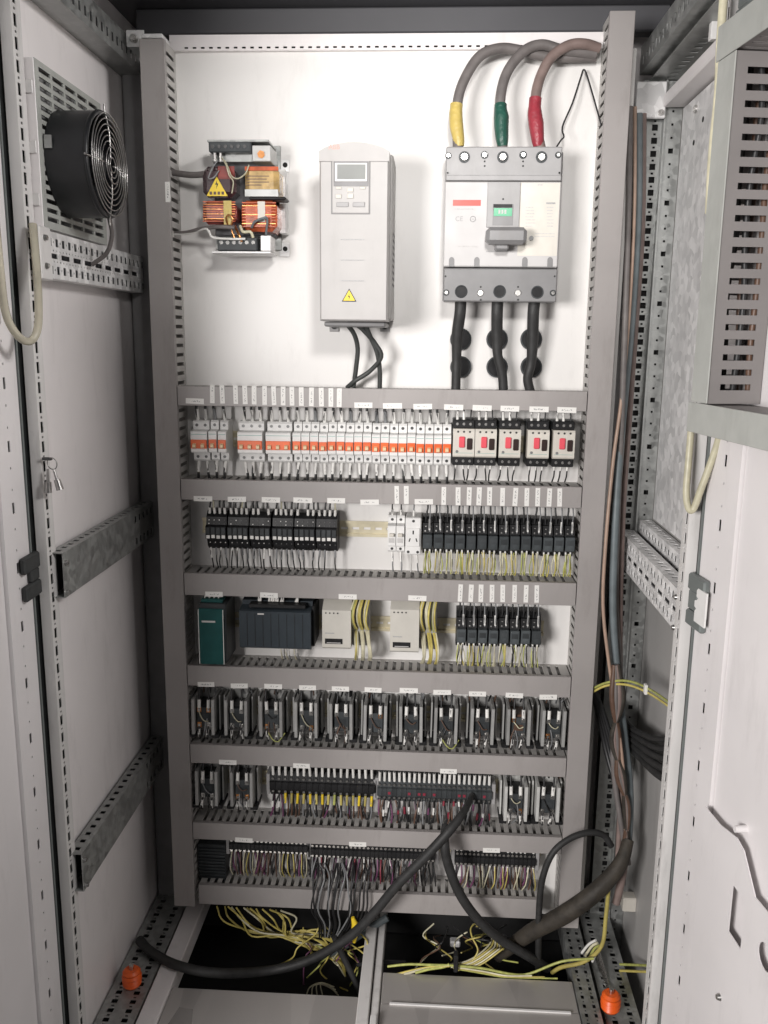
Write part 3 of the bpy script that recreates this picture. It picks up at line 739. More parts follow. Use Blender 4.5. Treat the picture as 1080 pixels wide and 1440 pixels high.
# ================================================================== row 2
def quad_relay(px, label):
    x = P(px, 752, -.065).x
    t = thing('multipole_relay', label, 'relay', (x, 0, Z2), 'black four-pole relay bases with white tags')
    W_ = .0222
    cpart('body', 'qr0', lambda m: m.prism([(-.009, -.043), (-.040, -.043), (-.048, -.036), (-.055, -.018), (-.066, -.016), (-.066, .010), (-.058, .013), (-.055, .030), (-.042, .041), (-.009, .041)], lambda a, b, c: (c, a, b), -W_, W_), 'black_plastic', t)
    for i in range(4):
        xx = (i-1.5)*.0111
        cpart('tag', 'qr1', lambda m: m.box(-.0037, .0037, -.0672, -.0662, -.0036, .0036, .0004), 'sleeve_white', t, (xx, 0, -.0115+random.uniform(-.0006, .0006)))
        cpart('cap', 'qr2', lambda m: m.box(-.0046, .0046, -.0690, -.0662, -.0025, .0135, .0008), 'dark_plastic', t, (xx, 0, -.004))
        for zz, yy in ((.0235, -.0572), (.016, -.0590), (-.027, -.0520)):
            cpart('screw', 'qr3', lambda m: m.cyl((0, 0, 0), (0, -.0014, 0),   .0013, n=7), random.choice(['screw_steel', 'dark_screw', 'dark_screw']), t, (xx+.001, yy+.001, zz))
        if random.random() < .82:
            lead(t, (xx, -.046, .036), (xx+random.uniform(-.004, .004), -.044, .074), m=random.choice(['wire_black']*4+['wire_cream']), sleeve=(-.25, .35), sr=.0033, r=.0020)
        if random.random() < .75:
            lead(t, (xx, -.044, -.040), (xx+random.uniform(-.003, .007), -.046, -.085), m='wire_black', sleeve=(.0, random.choice((.35, .5))), sr=.0023, sm_='wire_grey' if random.random() < .6 else 'sleeve_white')
for i, zx in enumerate((199, 314, 429, 548, 663, 778)):
    quad_relay(250+zx/k, f'{ordn(i+1)} black relay base from the left with four white tags, second device row')

def mini_breaker(px, label):
    x = P(px, 752, -.072).x
    t = thing('circuit_breaker', label, 'circuit breaker', (x, 0, Z2), 'plain white breakers beside the socket')
    w = .0170
    cpart('body', 'mini', lambda m: m.prism(mcb_prof(.040), lambda a, b, c: (c, a, b), -w/2, w/2), 'white_plastic', t)
    cpart('toggle', 'mini1', lambda m: m.box(-.005, .005, -.0800, -.0722, .000, .007, .001), 'cream_plastic', t)
    cpart('print', 'mini2', lambda m: m.box(-.006, .006, -.0725, -.0721, -.014, -.004), 'pale_print', t)
    for s in (-1, 1):
        cpart('screw', 'mcbs2', lambda m: m.cyl((0, -.0501, 0), (0, -.0510, 0), .003, n=8), 'dark_screw', t, (0, 0, s*.032))
    lead(t, (0, -.04, .039), (.001, -.044, .074), sleeve=(.0, .4)); lead(t, (0, -.04, -.039), (.003, -.046, -.084), m='wire_grey', sleeve=(0, .5))
mini_breaker(550.7, 'left one of the two plain white breakers beside the socket'); mini_breaker(562.8, 'right one of the two plain white breakers, touching the socket')
sx = P(581, 752, -.070).x
t = thing('socket_outlet', 'white rail-mounted socket outlet with three slots, right of the plain breakers', 'socket', (sx, 0, Z2))
part('body', MB().add([(sx+a, b, Z2+c) for a, b, c in MB().box(-.0168, .0168, -.068, -.009, -.040, .040, .002).v], MB().box(-.0168, .0168, -.068, -.009, -.040, .040, .002).f), 'white_plastic', t)
part('face', MB().box(sx-.014, sx+.014, -.0705, -.0683, Z2-.022, Z2+.018, .001), 'white_plastic', t)
part('slot', MB().box(sx-.0014, sx+.0014, -.0709, -.0706, Z2+.005, Z2+.013), 'hole_dark', t)
for s in (-1, 1): part('slot', MB().prism([(sx+s*.005, Z2-.004), (sx+s*.0072, Z2-.0035), (sx+s*.0095, Z2-.011), (sx+s*.0073, Z2-.0115)], lambda a, b, w: (a, w, b), -.0709, -.0706), 'hole_dark', t)
for a, b in ((0, .033), (-.010, -.034), (.010, -.034)): part('screw', MB().cyl((sx+a, -.0682, Z2+b), (sx+a, -.0690, Z2+b), .003, n=8), 'dark_screw', t)
lead(t, (0, -.05, .039), (.001, -.044, .074), m='wire_grey', sleeve=(0, .4)); lead(t, (-.006, -.05, -.04), (-.004, -.046, -.084), m='wire_white'); lead(t, (.008, -.05, -.04), (.012, -.046, -.084), m='wire_grey', sleeve=(0, .5))

def slim_relay(x, zc, label, group, ylead):
    t = thing('relay', label, 'relay', (x, 0, zc), group)
    W_ = .0106
    cpart('base', 'sr0', lambda m: m.prism([(-.009, -.040), (-.044, -.040), (-.050, -.030), (-.050, .030), (-.044, .040), (-.009, .040)], lambda a, b, c: (c, a, b), -W_, W_), 'black_plastic', t)
    cpart('upper_terminals', 'sr1', lambda m: m.prism([(-.0505, .008), (-.064, .008), (-.060, .029), (-.0505, .029)], lambda a, b, c: (c, a, b), -W_+.0004, W_-.0004), 'black_plastic', t)
    cpart('relay_block', 'sr2', lambda m: m.box(-W_+.0009, W_-.0009, -.0760, -.0505, -.0230, .0072, .0012), 'relay_grey', t)
    cpart('label_window', 'sr3', lambda m: m.box(-.007, .007, -.0764, -.0761, -.010, .001), 'dark_plastic', t)
    for i in (-1, 1):
        cpart('screw', 'sr4', lambda m: m.cyl((0, -.0640, 0), (0, -.0652, .0003), .0019, n=7), 'screw_steel', t, (i*.005, .0015, .0125))
        cpart('screw', 'sr4', None, 'screw_steel', t, (i*.005+.001, .004, .0225))
        cpart('screw', 'sr5', lambda m: m.cyl((0, -.0502, 0), (0, -.0516, 0), .0020, n=7), 'screw_steel', t, (i*.005, 0, -.0275))
        m = random.choice(ylead)
        lead(t, (i*.005, -.052, -.030), (i*.005+random.uniform(-.003, .004), -.048, -.083), m=m, sleeve=(.0, random.choice((.28, .36))), sr=.0021, r=.0014, bow=(random.uniform(-.003, .003), -.010, 0))
        for _k in range(2):
            lead(t, (i*.003+random.uniform(-.002, .002), -.050, -.034), (i*.005+random.uniform(-.004, .004), -.050, -.084), m=random.choice(ylead), r=.0013, bow=(random.uniform(-.005, .005), -.006, 0))
    lead(t, (-.004, -.050, .030), (-.004+random.uniform(-.004, .004), -.044, .074), m='wire_black', r=.0020)
    lead(t, (.004, -.066, .012), (.004+random.uniform(-.003, .002), -.046, .074), m='wire_grey', sleeve=(.05, .42), sr=.0022, r=.0014, bow=(0, -.008, 0))
    settle(t, .012)
    return t
xa, xb = P(593.7, 752, -.07).x, P(809.9, 752, -.07).x
for i in range(14):
    slim_relay(xa+(xb-xa)*(i+.5)/14, Z2-.001, f'{ordn(i+1)} slim dark relay from the socket in the second device row', 'slim relays right of the socket', ['wire_yellow', 'wire_yellow_green', 'wire_cream'])
xa, xb = P(641.5, 882, -.07).x, P(762.3, 882, -.07).x
for i in range(8):
    slim_relay(xa+(xb-xa)*(i+.5)/8, Z3+.008, f'{ordn(i+1)} slim dark relay from the left in the third device row', 'slim relays right of the signal converters', ['wire_yellow', 'wire_yellow_green', 'wire_cream', 'wire_black'])

# ================================================================== row 3 modules
a = P(278, 856, -.10); b = P(316, 935, -.10)
t = thing('power_supply', 'narrow dark green module with white edge lines at the left of the third row', 'module', ((a.x+b.x)/2, 0, b.z))
part('body', MB().box(a.x, b.x+.004, -.094, -.009, b.z+.001, a.z+.010, .002), 'dark_plastic', t)
part('front', MB().box(a.x, b.x, -.1005, -.0945, b.z, a.z, .0015), 'green_module', t)
for x in (a.x+.001, b.x-.001): part('edge_line', MB().box(x-.0007, x+.0007, -.1010, -.1006, b.z+.001, a.z-.001), 'wire_white', t)
part('terminal_plug', MB().box(a.x+.004, b.x-.004, -.088, -.06, a.z+.0105, a.z+.018, .001), 'green_module', t)
for i in range(4):
    xx = a.x+.010+i*.010-((a.x+b.x)/2)
    lead(t, (xx, -.078, a.z+.017-b.z), (xx+.006, -.052, a.z+.050-b.z), m='wire_white', r=.0018, bow=(0, -.004, .002))
part('print', MB().box(a.x+.008, b.x-.018, -.1010, -.1006, a.z-.030, a.z-.026), 'pale_print', t)

a = P(336, 858, -.105); b = P(437, 915, -.105)
t = thing('controller', 'wide dark blue-grey programmable controller in the third device row', 'controller', ((a.x+b.x)/2, 0, b.z))
part('body', MB().prism([(-.009, b.z), (-.098, b.z), (-.105, b.z+.004), (-.105, a.z-.002), (-.100, a.z), (-.075, a.z+.004), (-.070, a.z+.013), (-.009, a.z+.013)], lambda p, q, w: (w, p, q), a.x, b.x), 'plc_blue', t)
for i in range(1, 9): x = a.x+(b.x-a.x)*i/9; part('groove', MB().box(x-.0005, x+.0005, -.1056, -.1048, b.z+.006, a.z-.006), 'black_plastic', t)
part('logo', MB().box(a.x+.040, a.x+.054, -.1060, -.1057, a.z-.0085, a.z-.0055), 'pale_print', t)
part('terminal_cover', MB().box(a.x+.02, b.x-.012, -.099, -.0745, a.z+.0045, a.z+.012, .001), 'black_plastic', t)
for i, xx in enumerate((.038, .042, .060, .065, .070, .075, .079, .086, .090, .118, .122)):
    lead(t, (a.x+xx-(a.x+b.x)/2, -.080, a.z+.011-b.z), (a.x+xx-(a.x+b.x)/2+random.uniform(-.004, .004), -.050, a.z+.046-b.z), m='wire_black', sleeve=(.05, .55), sr=.0024)
for i, xx in enumerate((.086, .091, .096, .101, .115, .119)):
    lead(t, (a.x+xx-(a.x+b.x)/2, -.085, .002), (a.x+xx-(a.x+b.x)/2+random.uniform(-.005, .002), -.050, -.042), m='wire_grey' if i % 2 else 'wire_cream', sleeve=(.1, .6), sr=.0022)
part('side_rib', MB().box(b.x+.0005, b.x+.006, -.088, -.009, b.z+.003, a.z+.008, .001), 'black_plastic', t)

def converter(px0, px1, py0, py1, label):
    a = P(px0, py0, -.085); b = P(px1, py1, -.085); w = .100
    t = thing('signal_converter', label, 'converter', (a.x+w/2, 0, b.z), 'pale grey signal converters with bundled yellow wires')
    part('body', MB().prism([(-.009, b.z-.004), (-.080, b.z-.004), (-.085, b.z), (-.085, a.z), (-.055, a.z+.016), (-.009, a.z+.016)], lambda p, q, ww: (ww, p, q), a.x, a.x+.062), 'beige_plastic', t)
    part('terminal_side', MB().box(a.x+.0625, a.x+w, -.058, -.009, b.z-.004, a.z+.014, .002), 'grey_plastic', t)
    part('display', MB().box(a.x+.006, a.x+.044, -.0862, -.0852, b.z+.008, b.z+.020, .0005), 'black_plastic', t)
    part('display_line', MB().box(a.x+.010, a.x+.040, -.0868, -.0864, b.z+.010, b.z+.0115), 'pale_print', t)
    for i in range(4):
        part('indicator', MB().cyl((a.x+.008+i*.0085, -.0852, a.z-.006), (a.x+.008+i*.0085, -.0860, a.z-.006), .0017, n=8), 'black_plastic', t)
    part('print', MB().box(a.x+.006, a.x+.026, -.0855, -.0852, b.z+.031, b.z+.033), 'grey_print', t)
    H = a.z-b.z
    for c in range(3):
        for j in range(3):
            xx = -w/2+.068+c*.0125+j*.0028; mm = random.choice(['wire_yellow', 'wire_yellow', 'wire_cream', 'wire_yellow_green'])
            lead(t, (xx, -.058, H*.40), (xx+.004, -.050, H+.030), m=mm, r=.0021, bow=(-.008+c*.001, -.026-j*.003, 0), n=6)
            lead(t, (xx, -.058, H*.36), (xx-.001+c*.003, -.050, -.040), m=random.choice(['wire_yellow', 'wire_cream', 'wire_cream']), r=.0021, bow=(.004, -.026-j*.003, 0), n=6)
converter(453, 490, 858, 911, 'left pale grey signal converter with yellow wires, next to the dark blue controller')
converter(549, 583, 857, 916, 'right pale grey signal converter with yellow wires, next to the slim relays')

# ================================================================== solid-state relays, rows 4 and 5
def ssr(x, zc, label, group, fins='aluminium', body='black_plastic', loop=False):
    t = thing('solid_state_relay', label, 'solid-state relay', (x, 0, zc), group)
    H = .042
    for s in (-1, 1):
        cpart('heat_sink_fin', ('fin', s), lambda m: (m.box(s*.0225-.0034, s*.0225+.0034, -.078, -.012, -H, H, .0008)), fins, t)
        cpart('heat_sink_fin', ('fin2', s), lambda m: (m.box(s*.0315-.0018, s*.0315+.0018, -.050, -.012, -H, H, .0006)), fins, t)
        cpart('fin_dark_end', ('dark_end', s), lambda m: m.box(s*.027-.0085, s*.027+.0085, -.074, -.014, -H-.009, -H-.0005, .0015), 'black_plastic', t)  # black block stands in for wires and shade at the fin bottoms
    cpart('heat_sink_base', 'hsb', lambda m: m.box(-.034, .034, -.0118, -.009, -H, H), fins, t)
    cpart('body', 'ssr0', lambda m: m.box(-.0175, .0175, -.060, -.0125, -.030, .022, .0025), body, t)
    cpart('clear_cover', 'ssr1', lambda m: m.box(-.0165, .0165, -.0665, -.0603, -.027, .018, .0015), 'dark_plastic', t)
    for a_, b_ in ((-.0105, .0135), (.0105, .0135), (-.0105, -.0225), (.0105, -.0225)):
        cpart('screw', 'ssr2', lambda m: m.cyl((0, -.0677, 0), (0, -.0705, 0), .0036, .0030, n=8), 'screw_steel', t, (a_, 0, b_))
    for a_, b_ in ((-.0105, .0135), (.0105, .0135), (-.0105, -.0225), (.0105, -.0225)):
        cpart('lug', 'ssr4', lambda m: m.box(-.0046, .0046, -.0676, -.0666, -.006, .006, .0003), random.choice(['screw_steel', 'screw_steel', 'copper']), t, (a_, 0, b_))
    cpart('print', 'ssr3', lambda m: m.box(-.010, .010, -.0670, -.0666, -.012, .002), 'wire_brown' if body == 'wire_brown' else 'dark_plastic', t)
    for s in (-1, 1):
        dx = random.uniform(-.003, .003)
        lead(t, (s*.0105, -.068, .013), (s*.0105+dx, -.048, .078), m='wire_black', sleeve=(.08, .38), sr=.0042, r=.0022, bow=(0, -.008, 0))
        lead(t, (s*.0105, -.068, -.022), (s*.0105+random.uniform(-.008, .004), -.060, -.060), m='wire_black', sleeve=(.25, .80), sr=.0032, r=.0020, bow=(0, -.007, 0))
    for _k in range(3):
        a_ = random.uniform(-.03, .03)
        lead(t, (a_, -.030, .040), (a_+random.uniform(-.01, .01), -.044, .080), m=random.choice(['wire_black', 'wire_black', 'wire_grey', 'wire_brown']), r=.0021)
    for _k in range(2):
        a_ = random.uniform(-.012, .012)
        lead(t, (a_, -.067, random.uniform(-.018, -.006)), (a_+random.uniform(-.015, .015), -.058, -.058), m=random.choice(['wire_black', 'wire_black', 'wire_grey', 'wire_brown']), r=.0016, bow=(random.uniform(-.006, .006), -.008, 0))
    lead(t, (-.0105, -.070, .010), (.0105, -.070, random.uniform(-.02, .008)), m=random.choice(['wire_black', 'wire_grey', 'wire_brown', 'wire_cream']), r=.0012, bow=(0, -.004, -.006))
    if loop:
        lead(t, (-.01, -.068, -.03), (.030, -.07, -.035), m='wire_yellow_green', r=.0014, bow=(0, -.008, -.020))
    settle(t, .014, .0015)
    return t
px4 = (287, 333, 382, 431, 480, 528, 578, 627, 678, 729, 778)
for i, px in enumerate(px4):
    py = 1006+(px-287)*.026
    p = P(px, py, -.066)
    ssr(p.x, Z4+.004, f'{ordn(i+1)} of eleven solid-state relays from the left, fourth device row' + (', orange-brown faced' if i == 9 else ''), 'eleven solid-state relays with grey fins', loop=(i in (2, 7)), body='wire_brown' if i == 9 else 'black_plastic')
for i, px in enumerate((292, 341)):
    p = P(px, 1112, -.066); ssr(p.x, Z5+.004, ('leftmost' if i == 0 else 'second') + ' black solid-state relay at the left end of the fifth device row', 'solid-state relays left of the terminals')
for i, px in enumerate((725, 770)):
    p = P(px, 1125, -.066); ssr(p.x, Z5-.002, ('left' if i == 0 else 'right') + ' solid-state relay with white fins right of the fifth-row terminals', 'solid-state relays right of the terminals', fins='white_fin')

# ================================================================== terminal strips, rows 5 and 6
def strip(pxa, pxb, py, n, zc, label, up, low, style):
    xa, xb = P(pxa, py, -.055).x, P(pxb, py, -.055).x; w = (xb-xa)/n
    t = thing('terminal_strip', label, 'terminal strip', ((xa+xb)/2, 0, zc), 'terminal strips in the lower rows')
    for e in (-1, 1):
        part('end_clamp', MB().box((xa+xb)/2+e*((xb-xa)/2+.0045)-.004, (xa+xb)/2+e*((xb-xa)/2+.0045)+.004, -.048, -.009, zc-.025, zc+.025, .001), 'grey_plastic', t)
    H = .024 if style == 6 else .030
    for i in range(n):
        xx = xa+(i+.5)*w-(xa+xb)/2
        b = cpart('terminal', ('term', style, round(w, 5)), lambda m: m.prism([(-.009, -H), (-.038, -H), (-.050, -H*.35), (-.056, -H*.30), (-.056, H*.30), (-.050, H*.35), (-.038, H), (-.009, H)], lambda a_, b_, c: (c, a_, b_), -w/2+.0003, w/2-.0003), 'black_plastic' if style != 5.5 else 'dark_plastic', t, (xx, 0, 0))
        for s in (-1, 1):
            cpart('screw', ('tscrew', style), lambda m: m.cyl((0, 0, 0), (0, -.0022, 0), min(.0030, w*.36), n=7), 'screw_steel', b, (0, -.0530+.004, s*H*.52))
        if style == 5.5: cpart('marker', 'mkr', lambda m: m.box(-.003, .003, -.0575, -.0562, -.004, .002), 'wire_red', b) if random.random() < .3 else None
        if random.random() < up:
            lead(b, (0, -.044, H*.75), (random.uniform(-.002, .002), -.046, H+.036), m='wire_black', sleeve=(.0, .55 if style != 6 else .4), sr=min(.0034, w*.36), r=.0014)
        low(b, i, w, H)
        for _k in range(2):
            lead(b, (random.uniform(-.001, .001), -.036, -H*.8), (random.uniform(-.010, .010), -.044-.006*_k, -H-.048), m=random.choice(['wire_black', 'wire_black', 'wire_grey', 'wire_brown', 'wire_purple']), r=.0023, bow=(random.uniform(-.006, .006), -.006, 0))
        lead(b, (0, -.036, H*.85), (random.uniform(-.003, .003), -.042, H+.036), m='wire_black', r=.0022)
def low5a(b, i, w, H):
    if 2 <= i: lead(b, (0, -.046, -H*.7), (random.uniform(-.003, .003), -.048, -H-.046), m=random.choice(['wire_grey', 'wire_brown', 'cable_blue_grey', 'wire_black']), sleeve=(.0, .42), sm_=random.choice(['wire_yellow', 'wire_yellow', 'warning_yellow', 'wire_yellow_green']), sr=.0032, r=.0022)
    else: lead(b, (0, -.046, -H*.7), (random.uniform(-.003, .003), -.048, -H-.046), m='wire_black', sleeve=(.35, .6), sr=.003)
def low5b(b, i, w, H):
    if random.random() < .78:
        lead(b, (0, -.046, -H*.7), (random.uniform(-.007, .006), -.048, -H-.046), m=random.choice(['wire_black', 'wire_black', 'wire_grey']), sleeve=random.choice([(.1, .35), (.3, .6), (.0, .2), (.45, .75)]), sm_=random.choice(['sleeve_white', 'sleeve_white', 'wire_red', 'wire_purple']), sr=.0027)
strip(379, 527, 1106, 17, Z5+.006, 'terminal strip with yellow sleeves in the fifth device row', 1.0, low5a, 5)
strip(530, 692, 1112, 23, Z5+.001, 'slimmer terminal strip with red markers in the fifth device row', .97, low5b, 5.5)
def low6(kind):
    def f(b, i, w, H):
        if kind == 0: lead(b, (0, -.044, -H*.7), (random.uniform(-.012, .006), -.050, -H-.052), m=random.choice(['wire_yellow', 'wire_cream', 'wire_brown', 'wire_yellow']), r=.0015, bow=(random.uniform(-.004, .004), -.012, 0))
        elif kind == 1:
            if random.random() < .9: lead(b, (0, -.044, -H*.7), (random.uniform(-.014, .010), -.052, -H-.052), m=random.choice(['wire_black', 'wire_grey', 'wire_purple', 'wire_red', 'wire_black', 'wire_white']), r=.0018, bow=(random.uniform(-.006, .006), -.014, 0), sleeve=(.0, .22) if random.random() < .4 else None, sr=.0022)
        else:
            if 3 <= i and i % 3 != 1: lead(b, (0, -.044, -H*.7), (random.uniform(-.018, .010), -.050, -H-.050), m=random.choice(['wire_yellow', 'wire_cream', 'wire_cream']), r=.0015, bow=(random.uniform(-.003, .003), -.012, 0), sleeve=(.0, .2), sr=.0021)
    return f
strip(322, 432, 1196, 18, Z6+.003, 'left terminal strip with thin yellow wires in the lowest device row', .9, low6(0), 6)
strip(436, 612, 1200, 29, Z6-.002, 'middle terminal strip with dense black and grey wires in the lowest device row', .85, low6(1), 6)
strip(640, 754, 1206, 19, Z6-.006, 'right terminal strip with sparse cream wires in the lowest device row', .75, low6(2), 6)

# ================================================================== drive
a = P(449, 203, -.185); b = P(545, 452, -.185)
DX0, DX1, DZ0, DZ1 = a.x, b.x, b.z, a.z
cx = (DX0+DX1)/2
t = thing('frequency_drive', 'tall pale grey frequency drive with keypad and small display', 'drive', (cx, 0, DZ0))
part('chassis', MB().box(DX0+.004, DX1+.004, -.115, -.004, DZ0+.004, DZ1-.004, .003), 'drive_plastic', t)
out = [(DX0, DZ0), (DX1, DZ0)]+[(DX1-(DX1-DX0)*i/12, DZ1-.013+.016*math.sin(math.pi*i/12)**.7) for i in range(13)]
fr = MB().prism(out, lambda p, q, w: (p, w, q), -.116, -.182)
inn = [(cx+(p-cx)*.95, (DZ0+DZ1)/2+(q-(DZ0+DZ1)/2)*.982) for p, q in out]
n = len(out)
fr.add([(p, -.182, q) for p, q in out]+[(p, -.187, q) for p, q in inn], [tuple(range(n, 2*n))]+[(i, (i+1) % n, n+(i+1) % n, n+i) for i in range(n)])
part('front_cover', fr, 'drive_plastic', t)
def Q(px, py, y=-.187): return P(px, py, y)
def rect_px(px0, py0, px1, py1, y0, y1, bev=.0008):
    p = Q(px0, py0, y1); q = Q(px1, py1, y1); return MB().box(p.x, q.x, y1, y0, q.z, p.z, bev)
part('top_cap', MB().prism([(p, q) for p, q in out[2:]]+[(DX0, DZ1-.030), (DX1, DZ1-.030)], lambda p, q, w: (p, w, q), -.1822, -.1905), 'drive_plastic', t)
part('keypad_surround', rect_px(465.5, 214.5, 520.5, 301.5, -.1868, -.1876, .0004), 'mid_grey_plastic', t)
kp = part('keypad', rect_px(467, 216, 519, 300, -.1871, -.1895, .002), 'drive_plastic', t)
part('recess', rect_px(469, 217, 518, 262, -.1896, -.1902, .0005), 'mid_grey_plastic', kp)
part('display', rect_px(471, 229, 516, 255, -.1903, -.1918, .0008), 'white_plastic', kp)
part('screen', rect_px(474, 231, 514, 252, -.1919, -.1922, .0001), 'screen_grey', kp)
for px0, py0, px1, py1 in ((472, 262, 480, 266), (506, 262, 514, 266), (488, 264, 497, 270), (488, 272, 497, 279), (472, 273, 480, 279), (473, 284, 490, 291), (496, 284, 513, 291)):
    part('key', rect_px(px0, py0, px1, py1, -.1897, -.1915, .0009), 'grey_plastic' if py0 > 280 else 'beige_plastic', kp)
for py in (336, 365, 394): part('groove', rect_px(479, py, 512, py+1.6, -.1871, -.1876, .0001), 'grey_print', t)
tri = lambda cx_, cz_, h: [(cx_-h*.58, cz_-h*.5), (cx_+h*.58, cz_-h*.5), (cx_, cz_+h*.5)]
def warning(parent, px, py, y, h):
    c = P(px, py, y)
    s_ = part('warning_sticker', MB().prism(tri(c.x, c.z, h), lambda p, q, w: (p, w, q), y, y-.0003), 'print_black', parent)
    part('warning_face', MB().prism(tri(c.x, c.z-h*.02, h*.80), lambda p, q, w: (p, w, q), y-.0004, y-.0006), 'warning_yellow', parent)
    z = h*.30; bolt = [(.10*z, .80*z), (-.32*z, -.10*z), (-.02*z, -.10*z), (-.14*z, -.95*z), (.30*z, .12*z), (.0, .12*z)]
    part('bolt_sign', MB().prism([(c.x+p, c.z-h*.12+q) for p, q in bolt], lambda p, q, w: (p, w, q), y-.0007, y-.0009), 'print_black', parent)
warning(t, 491, 415, -.1872, .024)
p = Q(470, 207, -.1906); part('lettering', text_mb('ABB', .0115, (p.x, -.1908, p.z)), 'pale_red_print', t)
part('bottom_plate', MB().box(DX0+.004, DX1-.006, -.15, -.01, DZ0-.010, DZ0-.001, .002), 'mid_grey_plastic', t)
for px in (470, 541):
    p = P(px, 459, -.004); part('mounting_foot', MB().box(p.x-.010, p.x+.010, -.004, -.0006, p.z-.011, p.z+.02, .001), 'grey_plastic', t)
    part('foot_screw', MB().cyl((p.x, -.0041, p.z), (p.x, -.0075, p.z), .006, n=12), 'black_plastic', t)
for i in range(9): part('vent', MB().box(DX1+.0042, DX1+.0046, -.100, -.04, DZ0+.07+i*.012, DZ0+.075+i*.012), 'black_plastic', t)
gcab = 'dark cables leaving the drive'
for i, (pts, lb) in enumerate((([(487, 455, -.08), (498, 470, -.07), (503, 490, -.06), (501, 515, -.05), (497, 545, -.04)], 'dark cable leaving the drive on its left, going straight down'),
        ([(500, 455, -.09), (512, 465, -.085), (528, 484, -.075), (536, 502, -.07), (520, 522, -.055), (500, 535, -.05), (488, 545, -.04)], 'dark cable curling from the drive down to the left'),
        ([(513, 455, -.09), (520, 472, -.08), (530, 495, -.07), (534, 520, -.055), (534, 548, -.045)], 'dark cable leaving the drive on its right'))):
    single('drive_cable', MB().tube([P(*q) for q in pts],   .0048, n=8, sub=5), 'cable_dark', lb, 'cable', gcab)

# ================================================================== main moulded-case breaker
def B(px, py, y=-.100): return P(px, py, y)
def bpx(px0, py0, px1, py1, y0, y1, bev=.001):
    p = P(px0, py0, y1); q = P(px1, py1, y1); return MB().box(p.x, q.x, y1, y0, q.z, p.z, bev)
p0 = B(625, 206); p1 = B(787, 425)
t = thing('main_breaker', 'large grey and white main breaker with a black lever and green window', 'main breaker', ((p0.x+p1.x)/2, 0, p1.z))
part('body', MB().box(p0.x+.004, p1.x-.003, -.072, -.002, p1.z+.002, p0.z-.002, .003), 'mid_grey_plastic', t)
up_ = part('upper_cover', bpx(627.5, 206, 789, 254, -.072, -.100, .002), 'grey_plastic', t)
part('cover_ridge', bpx(627.5, 246, 789, 254, -.1001, -.1025, .001), 'grey_plastic', t)
lo_ = part('lower_cover', bpx(624, 377, 782, 425, -.072, -.100, .002), 'mid_grey_plastic', t)
part('front', bpx(626, 255, 784, 376, -.072, -.102, .002), 'breaker_front', t)
part('side_label', bpx(731.5, 257, 783, 360, -.1021, -.1024, .0001), 'cream_plastic', t)
part('centre_strip', bpx(686, 255.5, 730, 320, -.1026, -.1055, .001), 'grey_plastic', t)
wn = part('window', bpx(693.5, 287, 721, 317, -.1056, -.1062, .0003), 'mid_grey_plastic', t)
part('window_top', bpx(694, 287, 720.5, 292, -.1063, -.1067, .0001), 'black_plastic', t)
part('indicator', bpx(694.5, 292.5, 720, 304, -.1063, -.1068, .0002), 'green_window', t)
for i in range(3): part('indicator_print', bpx(701+i*4.2, 295, 703.6+i*4.2, 300.5, -.1069, -.1070, 0), 'pale_print', t)
pl = P(684, 318.5, -.150); pr = P(741, 343, -.150)
lv = part('lever', MB().box(pl.x, pr.x, -.150, -.118, pr.z, pl.z, .007), 'mid_grey_plastic', t)
pl2 = P(698, 345, -.13); part('lever_arm', MB().box(P(697, 330, -.13).x, P(716, 330, -.13).x, -.135, -.1026, P(700, 352, -.13).z, P(700, 322, -.13).z, .003), 'mid_grey_plastic', t)
part('lever_stop', MB().cyl(P(747, 335, -.1025), P(747, 335, -.1025)+Vector((0, -.004, 0)), .0042, n=12), 'wire_grey', t)
part('red_label', bpx(637, 281, 676, 289.5, -.1021, -.1024, 0), 'red_print', t)
for px0, py0, px1, py1, mm in ((640, 293, 668, 294.4, 'pale_print'), (644, 345.5, 672, 347.2, 'pale_print'), (684, 353, 704, 354.4, 'grey_print'), (756, 259, 763, 261, 'pale_print'), (768, 284.5, 781, 287, 'grey_print')):
    part('print', bpx(px0, py0, px1, py1, -.1025, -.1027, 0), mm, t)
for i in range(7):
    part('print', bpx(739, 291+i*4.4, 749+random.uniform(-2, 4), 292.2+i*4.4, -.1025, -.1027, 0), 'pale_print', t)
    part('print', bpx(769, 291+i*4.4, 778+random.uniform(-2, 3), 292.2+i*4.4, -.1025, -.1027, 0), 'pale_print', t)
for i in range(2): part('print', bpx(752, 328+i*4, 780, 329+i*4, -.1025, -.1027, 0), 'pale_print', t)
p = P(645.5, 308, -.1025); part('lettering', text_mb('CE', .0125, (p.x, -.1026, p.z)), 'grey_print', t)
p = P(665, 308, -.1025); part('emblem', MB().torus((p.x, -.1026, p.z), (0, 1, 0), .0050, .0005, n=20, m=4).box(p.x-.0022, p.x+.0022, -.1028, -.1026, p.z-.0004, p.z+.0004), 'grey_print', t)
for px in (635, 670.5, 738, 773.5):
    part('notch', bpx(px-3.6, 364.5, px+3.6, 375, -.1021, -.1030, .0003), 'mid_grey_plastic', t)
    part('notch_shadow', MB().cyl(P(px, 365, -.1021), P(px, 365, -.1021)+Vector((0, -.0008, 0)), .0048, n=14), 'mid_grey_plastic', t)
def scr(px, py, r, y=-.1001, m='screw_steel', parent=t, well=True):
    c = P(px, py, y)
    if well: part('screw_well', MB().cyl(c, c+Vector((0, -.0006, 0)), r*1.45, n=16), 'dark_plastic', parent)
    s_ = part('screw', MB().cyl(c+Vector((0, -.0007, 0)), c+Vector((0, -.0042, 0)), r, r*.8, n=12), m, parent)
